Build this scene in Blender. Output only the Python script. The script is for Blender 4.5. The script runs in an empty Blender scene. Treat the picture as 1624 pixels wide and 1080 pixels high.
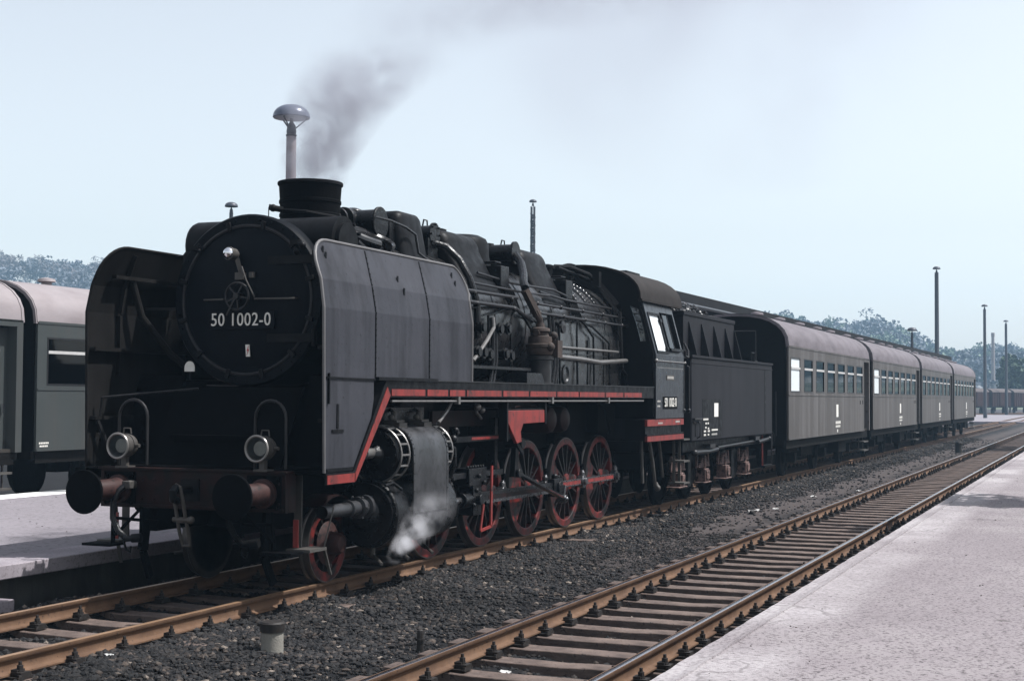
import bpy, bmesh, math, random
import numpy as np
from mathutils import Vector, Matrix, noise as mnoise
R = math.radians
PI = math.pi
S = bpy.context.scene
C = S.collection

# ------------------------------------------------------------------ camera
def cam_basis(yaw, pitch, roll):
    f = Vector((-math.sin(yaw)*math.cos(pitch), math.cos(yaw)*math.cos(pitch), math.sin(pitch)))
    r0 = Vector((math.cos(yaw), math.sin(yaw), 0)); u0 = r0.cross(f)
    return f, r0*math.cos(roll)+u0*math.sin(roll), u0*math.cos(roll)-r0*math.sin(roll)
CAM = Vector((8.699, -12.039, 2.033))
f_, r_, u_ = cam_basis(0.38739, 0.038438, 0.005912)
cd = bpy.data.cameras.new('camera'); co = bpy.data.objects.new('camera', cd); C.objects.link(co)
co.matrix_world = Matrix(((r_.x, u_.x, -f_.x, CAM.x), (r_.y, u_.y, -f_.y, CAM.y), (r_.z, u_.z, -f_.z, CAM.z), (0, 0, 0, 1)))
cd.sensor_width = 36; cd.lens = 2315.3/1624*36; cd.clip_start = .1; cd.clip_end = 6000
S.camera = co

# ------------------------------------------------------------------ light
SUN = Vector((1, .45, 1.75)).normalized()
W = bpy.data.worlds.new('World'); S.world = W; W.use_nodes = True
nt = W.node_tree; bg = nt.nodes['Background']
sky = nt.nodes.new('ShaderNodeTexSky'); sky.sky_type = 'NISHITA'; sky.sun_disc = False
sky.sun_elevation = math.asin(SUN.z); sky.sun_rotation = math.atan2(SUN.x, SUN.y)
sky.air_density = 1.2; sky.dust_density = 1.5; sky.ozone_density = 0; sky.altitude = 0
hs = nt.nodes.new('ShaderNodeHueSaturation'); hs.inputs['Saturation'].default_value = .36; hs.inputs['Value'].default_value = 1.0
nt.links.new(sky.outputs[0], hs.inputs['Color']); nt.links.new(hs.outputs[0], bg.inputs[0]); bg.inputs[1].default_value = .125
sl = bpy.data.lights.new('sun', 'SUN'); sl.energy = 4.6; sl.angle = R(.5); sl.color = (1, .985, .975)
so = bpy.data.objects.new('sun', sl); C.objects.link(so); so.location = (60, 30, 60)
so.rotation_euler = SUN.to_track_quat('Z', 'Y').to_euler()
S.view_settings.view_transform = 'Standard'; S.view_settings.look = 'None'
S.view_settings.exposure = 0.6; S.view_settings.gamma = 1
S.render.engine = 'CYCLES'
S.cycles.use_denoising = True
S.cycles.max_bounces = 6; S.cycles.transparent_max_bounces = 12; S.cycles.volume_bounces = 1
S.cycles.volume_step_rate = 1.0; S.cycles.volume_max_steps = 128
S.cycles.sample_clamp_indirect = 4

# ------------------------------------------------------------------ materials
MATS = {}
def lin(c):
    return tuple(c) + (1,)
def mat(name, a, b=None, rough=.6, metal=0, scale=3., contrast=.25, bump=0, bscale=40., streak=None, fine=None, spec=.5, rvar=0, coat=0):
    """a/b: base colours mixed by noise; streak=(colour, amount, xy scale, z scale); fine=(colour, scale, lo, hi)"""
    m = bpy.data.materials.new(name); m.use_nodes = True; MATS[name] = m
    n = m.node_tree.nodes; L = m.node_tree.links; p = n['Principled BSDF']
    p.inputs['Roughness'].default_value = rough; p.inputs['Metallic'].default_value = metal
    p.inputs['Specular IOR Level'].default_value = spec
    if coat: p.inputs['Coat Weight'].default_value = coat; p.inputs['Coat Roughness'].default_value = .12
    tc = n.new('ShaderNodeTexCoord')
    def nz(sc, det=5, mapping=None, rough_=.6):
        t = n.new('ShaderNodeTexNoise'); t.inputs['Scale'].default_value = sc; t.inputs['Detail'].default_value = det
        t.inputs['Roughness'].default_value = rough_
        if mapping:
            mp = n.new('ShaderNodeMapping'); mp.inputs['Scale'].default_value = mapping
            L.new(tc.outputs['Object'], mp.inputs[0]); L.new(mp.outputs[0], t.inputs[0])
        else: L.new(tc.outputs['Object'], t.inputs[0])
        return t
    def ramp(src, lo, hi):
        r = n.new('ShaderNodeMapRange'); r.inputs[1].default_value = lo; r.inputs[2].default_value = hi
        L.new(src, r.inputs[0]); return r.outputs[0]
    def mix(fac, c1, c2):
        x = n.new('ShaderNodeMix'); x.data_type = 'RGBA'; L.new(fac, x.inputs[0])
        for s, c in ((6, c1), (7, c2)):
            if isinstance(c, tuple): x.inputs[s].default_value = lin(c)
            else: L.new(c, x.inputs[s])
        return x.outputs[2]
    if b is None: b = tuple(min(1, v*1.35) for v in a)
    t = nz(scale)
    col = mix(ramp(t.outputs[0], .5-contrast, .5+contrast), tuple(a), tuple(b))
    if streak:
        sc, amt, sxy, sz = streak
        t2 = nz(1, 4, (sxy, sxy, sz))
        mm = n.new('ShaderNodeMath'); mm.operation = 'MULTIPLY'; mm.inputs[1].default_value = amt
        L.new(ramp(t2.outputs[0], .45, .72), mm.inputs[0]); col = mix(mm.outputs[0], col, tuple(sc))
    if fine:
        fc, fs, lo, hi = fine
        t3 = nz(fs, 3); col = mix(ramp(t3.outputs[0], lo, hi), col, tuple(fc))
    L.new(col, p.inputs['Base Color'])
    if rvar:
        t4 = nz(scale*2.3); rr = n.new('ShaderNodeMapRange'); rr.inputs[1].default_value = .3; rr.inputs[2].default_value = .7
        rr.inputs[3].default_value = max(.05, rough-rvar); rr.inputs[4].default_value = min(1, rough+rvar)
        L.new(t4.outputs[0], rr.inputs[0]); L.new(rr.outputs[0], p.inputs['Roughness'])
    if bump:
        t5 = nz(bscale, 6); bn = n.new('ShaderNodeBump'); bn.inputs['Strength'].default_value = bump; bn.inputs['Distance'].default_value = .02
        L.new(t5.outputs[0], bn.inputs['Height']); L.new(bn.outputs[0], p.inputs['Normal'])
    return m

mat('loco_black', (0.001741, 0.001946, 0.002702), (0.003829, 0.004085, 0.00516), .5, 0, 3, .22, .12, 30, ((0.008704, 0.008756, 0.009828), .45, 7, .9), rvar=.15, spec=0.12)
mat('boiler_black', (.0045, .005, .0065), (.011, .0115, .013), .3, 0, 2.5, .22, .25, 9, ((.028, .025, .022), .5, 6, .7), rvar=.12, spec=.6)
mat('smokebox_black', (.0012, .0022, .0042), (.0026, .0042, .0068), .55, 0, 3, .22, .1, 25, ((.007, .0075, .008), .35, 7, .8), spec=.08)
mat('soot', (0.0009072, 0.001077, 0.001417), (0.001814, 0.002001, 0.002632), .85, 0, 5, .25, .3, 30, spec=0.05)
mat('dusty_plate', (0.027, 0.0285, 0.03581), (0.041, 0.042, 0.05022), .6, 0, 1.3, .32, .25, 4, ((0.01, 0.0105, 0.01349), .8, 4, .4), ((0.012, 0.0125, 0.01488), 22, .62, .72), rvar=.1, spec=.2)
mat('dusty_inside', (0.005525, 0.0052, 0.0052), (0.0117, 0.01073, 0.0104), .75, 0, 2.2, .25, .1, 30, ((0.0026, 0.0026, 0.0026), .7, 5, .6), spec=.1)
mat('tender_side', (0.01173, 0.012, 0.01469), (0.01816, 0.0183, 0.02158), .6, 0, 1.1, .32, .1, 50, ((0.00612, 0.0062, 0.007626), .75, 2.6, .3), ((0.01428, 0.0095, 0.0093), 14, .66, .78), spec=.1)
mat('cab_side', (0.00589, 0.007066, 0.01026), (0.009639, 0.01131, 0.01573), .33, 0, 3, .25, .06, 40, ((0.01874, 0.01978, 0.02394), .35, 9, .6), rvar=.1, spec=0.4)
mat('red', (0.156, 0.0108, 0.0084), (0.216, 0.018, 0.0132), .55, 0, 5, .25, .1, 40, ((0.018, 0.0072, 0.006), .8, 8, 2.5), ((0.0108, 0.0072, 0.0066), 9, .6, .72))
mat('red_dark', (0.0081, 0.001296, 0.00108), (0.01404, 0.00216, 0.001728), .6, 0, 5, .25, .1, 40, ((0.001296, 0.000972, 0.000864), .9, 7, 2), ((0.001296, 0.00108, 0.000972), 8, .5, .66), spec=0.2)
mat('red_wheel', (.085, .0075, .006), (.17, .0135, .01), .5, 0, 3, .3, .1, 40, ((.008, .0055, .005), .9, 4, 2.5), ((.007, .0055, .005), 5, .45, .6), rvar=.12, spec=.3)
mat('red_pink', (0.03032, 0.01227, 0.01082), (0.04331, 0.02021, 0.01805), .6, 0, 6, .25, .15, 40, ((0.01011, 0.004331, 0.003609), .8, 9, 4), ((0.007219, 0.004331, 0.004043), 14, .58, .7), spec=0.2)
mat('rod_steel', (.1, .1, .105), (.2, .2, .21), .3, .85, 6, .3, .05, 40, ((.02, .018, .017), .8, 7, 7), rvar=.12)
mat('tyre', (.05, .047, .045), (.1, .09, .085), .4, .7, 6, .3, .05, 40)
mat('grease_black', (0.001785, 0.001995, 0.00252), (0.00476, 0.004987, 0.0063), .35, 0, 8, .25, .3, 30, rvar=.15, spec=0.25)
mat('apron_grey', (.018, .019, .0215), (.042, .042, .046), .42, .15, 2.6, .26, .1, 40, ((.007, .007, .008), .9, 3.2, .5), ((.009, .0085, .009), 14, .54, .64), rvar=.12)
mat('pale_pipe', (0.136, 0.132, 0.128), (0.24, 0.232, 0.224), .4, .5, 9, .3, .05, 40, ((0.048, 0.044, 0.04), .7, 9, 9))
mat('dark_pipe', (0.01176, 0.01176, 0.01294), (0.0294, 0.02901, 0.03058), .4, .3, 9, .3, .05, 40, spec=0.3)
mat('rust_brown', (0.021, 0.01225, 0.00875), (0.0455, 0.028, 0.021), .8, 0, 9, .3, .3, 40, ((0.007, 0.0056, 0.0049), .8, 9, 4))
mat('chrome', (.7, .7, .72), None, .12, 1, 3)
mat('lamp_rim', (.2, .19, .18), (.32, .3, .28), .35, .6, 6)
mat('lamp_body', (0.03, 0.027, 0.024), (0.066, 0.06, 0.054), .6, 0, 8, .3, .2, 40)
mat('white_letter', (.62, .6, .55), (.75, .73, .68), .6, 0, 9)
mat('faded_letter', (.3, .29, .27), (.42, .41, .38), .6, 0, 9)
mat('bright_white', (0.6, 0.6, 0.585), None, .5, 0, 3)
mat('flash_red', (.35, .02, .02), None, .5)
mat('coal', (0.0048, 0.0048, 0.0054), (0.018, 0.018, 0.0192), .35, 0, 9, .3, spec=0.25)
mat('shade_concrete', (.035, .033, .03), (.07, .066, .06), .9, 0, 2, .3, .3, 40, ((.02, .019, .018), .8, 3, .6), spec=.1)  # concrete darkened to stand for the shade under the platform slabs
mat('spoke_black', (.004, .0035, .0035), (.012, .009, .0085), .5, 0, 5, .3, .2, 40, ((.05, .01, .008), .6, 4, 4), ((.09, .085, .09), 5, .66, .74), spec=.2)
mat('bead_grey', (0.084, 0.081, 0.081), (0.12, 0.114, 0.114), .5, 0, 6)
mat('roof_brown', (.012, .0105, .01), (.024, .02, .0185), .8, 0, 4, .25, .2, 30, ((.035, .03, .028), .5, 3, 3), spec=.15)
mat('spring_pink', (.075, .04, .035), (.2, .13, .115), .7, 0, 9, .3, .3, 40, ((.02, .013, .012), .9, 9, 5), ((.012, .01, .01), 13, .5, .62), spec=.2)
mat('void', (.004, .004, .004), (.006, .006, .006), .9, spec=0.05)

mat('coach_olive', (0.0488, 0.0438, 0.04097), (0.06577, 0.0592, 0.05524), .5, 0, 1.1, .32, .04, 60, ((0.1379, 0.13, 0.1289), .75, 2.8, .13), ((0.03607, 0.0295, 0.02532), 9, .6, .75), spec=.3)
mat('coach_green', (0.03712, 0.04342, 0.04304), (0.04824, 0.05458, 0.05412), .42, 0, 1.2, .3, .04, 60, ((0.05565, 0.05271, 0.04892), .6, 4, .25), rvar=.08, spec=0.25)
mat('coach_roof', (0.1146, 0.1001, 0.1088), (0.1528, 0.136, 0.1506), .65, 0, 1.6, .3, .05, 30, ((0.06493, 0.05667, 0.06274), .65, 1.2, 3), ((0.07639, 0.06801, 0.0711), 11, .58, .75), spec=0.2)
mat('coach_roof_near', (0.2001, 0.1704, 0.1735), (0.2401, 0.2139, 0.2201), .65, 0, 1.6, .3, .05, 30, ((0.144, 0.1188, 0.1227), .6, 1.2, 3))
mat('underframe', (0.00324, 0.00297, 0.00297), (0.00675, 0.00594, 0.0054), .8, 0, 6, .25, .3, 30, spec=0.08)
mat('coach_end', (0.00252, 0.00252, 0.00273), (0.0042, 0.0042, 0.00441), .7, 0, 4, spec=0.05)
mat('frame_metal', (.5, .49, .47), (.62, .6, .58), .4, .4, 6)
mat('frosted', (0.68, 0.72, 0.73), (0.74, 0.78, 0.79), .25, 0, 1.2)  # frosted coach panes; also paints the sky reflection on the cab pane
mat('interior', (0.025, 0.0225, 0.02), (0.045, 0.04, 0.035), .8, 0, 3, spec=0.1)

mat('rail_side', (0.084, 0.0462, 0.02736), (0.148, 0.0875, 0.0532), .8, 0, 5, .3, .15, 60, ((0.048, 0.0266, 0.01824), .6, 2, 6), ((0.032, 0.0196, 0.0152), 24, .62, .75), spec=.2)
mat('rail_head', (.42, .41, .43), (.55, .54, .57), .22, 1, 8, .3)
mat('rail_head_rusty', (0.255, 0.152, 0.085), (0.357, 0.232, 0.1445), .45, .5, 6, .3, .05, 60, ((0.136, 0.08, 0.051), .6, 1, 6))
mat('sleeper_wood', (0.06975, 0.05171, 0.04514), (0.1642, 0.1219, 0.1026), .8, 0, 5, .3, .5, 50, ((0.02873, 0.02069, 0.0197), .8, 3, 14), ((0.02462, 0.01847, 0.01806), 20, .6, .72), spec=0.25)
mat('clamp_iron', (0.009, 0.0075, 0.007), (0.0225, 0.0175, 0.015), .65, .3, 12, .3, .2, 50)
mat('concrete_edge', (0.2042, 0.1814, 0.1966), (0.2565, 0.2278, 0.25), .88, 0, .8, .3, .4, 120, ((0.342, 0.3116, 0.3326), .85, 1.1, 1), ((0.1472, 0.1283, 0.1391), 34, .52, .72), spec=.15)
mat('concrete_post', (0.153, 0.1421, 0.121), (0.225, 0.2131, 0.1858), .85, 0, 7, .3, .4, 70)
mat('concrete_mast', (0.1823, 0.1554, 0.1663), (0.2257, 0.1974, 0.2125), .8, 0, 3, .3, .1, 40)
mat('lamp_cap', (0.077, 0.091, 0.133), (0.105, 0.119, 0.161), .28, .2, 4)
mat('lamp_dark', (.03, .033, .045), (.05, .055, .07), .5, .2, 4)
mat('steel_mast', (0.03, 0.033, 0.042), (0.048, 0.051, 0.06), .6, .2, 4)
mat('canopy_dark', (0.01, 0.01, 0.011), (0.0175, 0.017, 0.018), .75, 0, 2, spec=0.1)
mat('canopy_top', (0.0126, 0.0112, 0.0119), (0.0196, 0.0182, 0.0189), .85, 0, 1, spec=0.1)
mat('gutter', (0.056, 0.0595, 0.0665), (0.084, 0.0875, 0.0945), .4, .5, 3)
mat('brick', (0.2, 0.165, 0.16), (0.25, 0.21, 0.2), .9, 0, 2)
mat('wagon_red', (0.0252, 0.008666, 0.0063), (0.0378, 0.01497, 0.01182), .75, 0, 1, .3, 0, 30, ((0.01575, 0.00945, 0.008666), .6, 2, .3), spec=0.1)
mat('wagon_roof', (0.08, 0.065, 0.0625), (0.105, 0.09, 0.0875), .8, 0, 1, spec=0.1)
mat('paper', (0.33, 0.3256, 0.3168), None, .7)
mat('bark', (.07, .055, .045), (.13, .1, .085), .9, 0, 6, .3, .5, 20)

def leaf_mat(name, a, b, c):
    m = bpy.data.materials.new(name); m.use_nodes = True; MATS[name] = m
    n = m.node_tree.nodes; L = m.node_tree.links; p = n['Principled BSDF']
    g = n.new('ShaderNodeNewGeometry'); r = n.new('ShaderNodeValToRGB'); L.new(g.outputs['Random Per Island'], r.inputs[0])
    e = r.color_ramp.elements; e[0].color = lin(a); e[1].color = lin(c); x = e.new(.5); x.color = lin(b)
    L.new(r.outputs[0], p.inputs['Base Color']); p.inputs['Roughness'].default_value = .7; p.inputs['Specular IOR Level'].default_value = .2
    return m
leaf_mat('leaf_spring', (.075, .11, .08), (.11, .15, .11), (.15, .19, .14))
leaf_mat('leaf_dark', (.03, .055, .035), (.045, .075, .045), (.07, .1, .06))
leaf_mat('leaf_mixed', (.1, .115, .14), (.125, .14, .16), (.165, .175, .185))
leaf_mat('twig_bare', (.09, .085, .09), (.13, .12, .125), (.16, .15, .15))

def stone_mat(name, cols):
    m = bpy.data.materials.new(name); m.use_nodes = True; MATS[name] = m
    n = m.node_tree.nodes; L = m.node_tree.links; p = n['Principled BSDF']
    g = n.new('ShaderNodeNewGeometry'); r = n.new('ShaderNodeValToRGB'); L.new(g.outputs['Random Per Island'], r.inputs[0])
    r.color_ramp.interpolation = 'CONSTANT'
    e = r.color_ramp.elements
    while len(e) < len(cols): e.new(.5)
    for i, (pos, c) in enumerate(cols): e[i].position = pos; e[i].color = lin(c)
    tc = n.new('ShaderNodeTexCoord'); t = n.new('ShaderNodeTexNoise'); t.inputs['Scale'].default_value = 60
    L.new(tc.outputs['Object'], t.inputs[0])
    mx = n.new('ShaderNodeMix'); mx.data_type = 'RGBA'; mx.blend_type = 'MULTIPLY'; mx.inputs[0].default_value = .6
    L.new(r.outputs[0], mx.inputs[6]); L.new(t.outputs[0], mx.inputs[7])
    t2 = n.new('ShaderNodeTexNoise'); t2.inputs['Scale'].default_value = .55; t2.inputs['Detail'].default_value = 4
    L.new(tc.outputs['Object'], t2.inputs[0])
    mr = n.new('ShaderNodeMapRange'); mr.inputs[1].default_value = .35; mr.inputs[2].default_value = .65; mr.inputs[3].default_value = .55; mr.inputs[4].default_value = 1.5
    L.new(t2.outputs[0], mr.inputs[0])
    m2 = n.new('ShaderNodeMix'); m2.data_type = 'RGBA'; m2.blend_type = 'MULTIPLY'; m2.inputs[0].default_value = 1
    L.new(mx.outputs[2], m2.inputs[6]); L.new(mr.outputs[0], m2.inputs[7])
    L.new(m2.outputs[2], p.inputs['Base Color']); p.inputs['Roughness'].default_value = .8; p.inputs['Specular IOR Level'].default_value = .3
    return m
stone_mat('ballast_stone', [(0, (.0105, .0103, .0112)), (.3, (.021, .019, .0188)), (.48, (.007, .0074, .0088)), (.62, (.037, .03, .0265)), (.76, (.013, .0124, .0132)), (.92, (.08, .062, .051)), (.98, (.2, .165, .138))])

# glass: dark coach glass with reflections, see-through
def glass(name, tint, alpha, rough=.04):
    m = bpy.data.materials.new(name); m.use_nodes = True; MATS[name] = m
    n = m.node_tree.nodes; L = m.node_tree.links; out = n['Material Output']; n.remove(n['Principled BSDF'])
    tr = n.new('ShaderNodeBsdfTransparent'); tr.inputs[0].default_value = lin(tint)
    gl = n.new('ShaderNodeBsdfGlossy'); gl.inputs[1].default_value = rough; gl.inputs[0].default_value = (.9, .93, .95, 1)
    fr = n.new('ShaderNodeFresnel'); fr.inputs[0].default_value = 1.36
    ad = n.new('ShaderNodeMath'); ad.operation = 'ADD'; ad.inputs[1].default_value = alpha; L.new(fr.outputs[0], ad.inputs[0])
    mx = n.new('ShaderNodeMixShader'); L.new(ad.outputs[0], mx.inputs[0]); L.new(tr.outputs[0], mx.inputs[1]); L.new(gl.outputs[0], mx.inputs[2])
    L.new(mx.outputs[0], out.inputs[0]); return m
glass('glass', (.13, .15, .17), 0.0)
glass('cab_glass', (.8, .85, .85), .25)
glass('lamp_glass', (.9, .92, .92), .03)

# ground and platform materials
def ground_mat():
    m = mat('ground', (.0055, .0058, .0068), (.0112, .0112, .0125), .9, 0, .8, .25, .9, 22, None, ((.05, .04, .034), 30, .6, .72), spec=.15)
    # trodden dirt strip between the tracks
    n = m.node_tree.nodes; L = m.node_tree.links; p = n['Principled BSDF']; old = p.inputs['Base Color'].links[0].from_socket
    tc = n.new('ShaderNodeTexCoord'); sp = n.new('ShaderNodeSeparateXYZ'); L.new(tc.outputs['Object'], sp.inputs[0])
    def mt(op, a, b=None):
        x = n.new('ShaderNodeMath'); x.operation = op
        for i, q in enumerate((a, b)):
            if q is None: continue
            if isinstance(q, (int, float)): x.inputs[i].default_value = q
            else: L.new(q, x.inputs[i])
        return x.outputs[0]
    t = n.new('ShaderNodeTexNoise'); t.inputs['Scale'].default_value = .9; t.inputs['Detail'].default_value = 6; L.new(tc.outputs['Object'], t.inputs[0])
    d = mt('ABSOLUTE', mt('SUBTRACT', sp.outputs[0], 2.36)); d = mt('ADD', d, mt('MULTIPLY', mt('SUBTRACT', t.outputs[0], .5), 1.5))
    r = n.new('ShaderNodeMapRange'); r.inputs[1].default_value = .75; r.inputs[2].default_value = .25; L.new(d, r.inputs[0])
    y = n.new('ShaderNodeMapRange'); y.inputs[1].default_value = 3.5; y.inputs[2].default_value = 9; L.new(sp.outputs[1], y.inputs[0])
    far = n.new('ShaderNodeMapRange'); far.inputs[1].default_value = 110; far.inputs[2].default_value = 150; L.new(sp.outputs[1], far.inputs[0])
    mx = n.new('ShaderNodeMix'); mx.data_type = 'RGBA'; L.new(mt('MAXIMUM', mt('MULTIPLY', r.outputs[0], y.outputs[0]), mt('MULTIPLY', far.outputs[0], .8)), mx.inputs[0]); L.new(old, mx.inputs[6])
    t2 = n.new('ShaderNodeTexNoise'); t2.inputs['Scale'].default_value = 25; t2.inputs['Detail'].default_value = 6; L.new(tc.outputs['Object'], t2.inputs[0])
    m2 = n.new('ShaderNodeMix'); m2.data_type = 'RGBA'; L.new(t2.outputs[0], m2.inputs[0]); m2.inputs[6].default_value = (.038, .032, .031, 1); m2.inputs[7].default_value = (.074, .062, .06, 1)
    L.new(m2.outputs[2], mx.inputs[7]); L.new(mx.outputs[2], p.inputs['Base Color'])
    return m
ground_mat()
mat('dirt', (0.033, 0.0275, 0.02475), (0.055, 0.044, 0.0385), .95, 0, .7, .3, .6, 40, None, ((0.022, 0.01925, 0.01815), 14, .5, .7))
mat('platform_tar', (0.1956, 0.1809, 0.1964), (0.2499, 0.2288, 0.2477), .9, 0, .5, .3, .6, 110, None, ((0.1358, 0.125, 0.1338), 15, .52, .68), spec=0.2)
def platform_mat():
    m = mat('platform_top', (0.205, 0.181, 0.1898), (0.27, 0.242, 0.2506), .9, 0, .35, .3, .6, 120, ((0.34, 0.32, 0.3132), .35, .7, 1), ((0.085, 0.073, 0.07761), 36, .52, .64), spec=.12)
    n = m.node_tree.nodes; L = m.node_tree.links; p = n['Principled BSDF']; old = p.inputs['Base Color'].links[0].from_socket
    tc = n.new('ShaderNodeTexCoord'); sp = n.new('ShaderNodeSeparateXYZ'); L.new(tc.outputs['Object'], sp.inputs[0])
    def mr(src, a, b):
        r = n.new('ShaderNodeMapRange'); r.inputs[1].default_value = a; r.inputs[2].default_value = b; L.new(src, r.inputs[0]); return r.outputs[0]
    t = n.new('ShaderNodeTexNoise'); t.inputs['Scale'].default_value = .55; t.inputs['Detail'].default_value = 5; L.new(tc.outputs['Object'], t.inputs[0])
    t2 = n.new('ShaderNodeTexNoise'); t2.inputs['Scale'].default_value = 30; t2.inputs['Detail'].default_value = 5; L.new(tc.outputs['Object'], t2.inputs[0])
    def mul(a, b):
        x = n.new('ShaderNodeMath'); x.operation = 'MULTIPLY'; L.new(a, x.inputs[0])
        if isinstance(b, float): x.inputs[1].default_value = b
        else: L.new(b, x.inputs[1])
        return x.outputs[0]
    f = mul(mul(mul(mr(sp.outputs[0], 6.95, 6.7), mr(t.outputs[0], .36, .62)), mr(t2.outputs[0], .25, .6)), .8)
    mx = n.new('ShaderNodeMix'); mx.data_type = 'RGBA'; L.new(f, mx.inputs[0]); L.new(old, mx.inputs[6]); mx.inputs[7].default_value = (.42, .395, .4, 1)
    # dark spots, cracks and stains
    t3 = n.new('ShaderNodeTexNoise'); t3.inputs['Scale'].default_value = 3.1; t3.inputs['Detail'].default_value = 3; L.new(tc.outputs['Object'], t3.inputs[0])
    m2 = n.new('ShaderNodeMix'); m2.data_type = 'RGBA'; L.new(mul(mr(t3.outputs[0], .7, .76), .75), m2.inputs[0]); L.new(mx.outputs[2], m2.inputs[6]); m2.inputs[7].default_value = (.075, .065, .066, 1)
    v = n.new('ShaderNodeTexVoronoi'); v.feature = 'DISTANCE_TO_EDGE'; v.inputs['Scale'].default_value = .42
    wz = n.new('ShaderNodeVectorMath'); wz.operation = 'ADD'; t4 = n.new('ShaderNodeTexNoise'); t4.inputs['Scale'].default_value = 2.2; L.new(tc.outputs['Object'], t4.inputs[0]); L.new(tc.outputs['Object'], wz.inputs[0]); L.new(t4.outputs['Color'], wz.inputs[1]); L.new(wz.outputs[0], v.inputs['Vector'])
    m3 = n.new('ShaderNodeMix'); m3.data_type = 'RGBA'; L.new(mul(mul(mr(v.outputs['Distance'], .012, .002), mr(t.outputs[0], .45, .6)), .55), m3.inputs[0]); L.new(m2.outputs[2], m3.inputs[6]); m3.inputs[7].default_value = (.1, .088, .09, 1)
    L.new(m3.outputs[2], p.inputs['Base Color'])
platform_mat()
mat('hill_ground', (.06, .075, .04), (.1, .11, .06), .95, 0, .03, .3)

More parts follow.
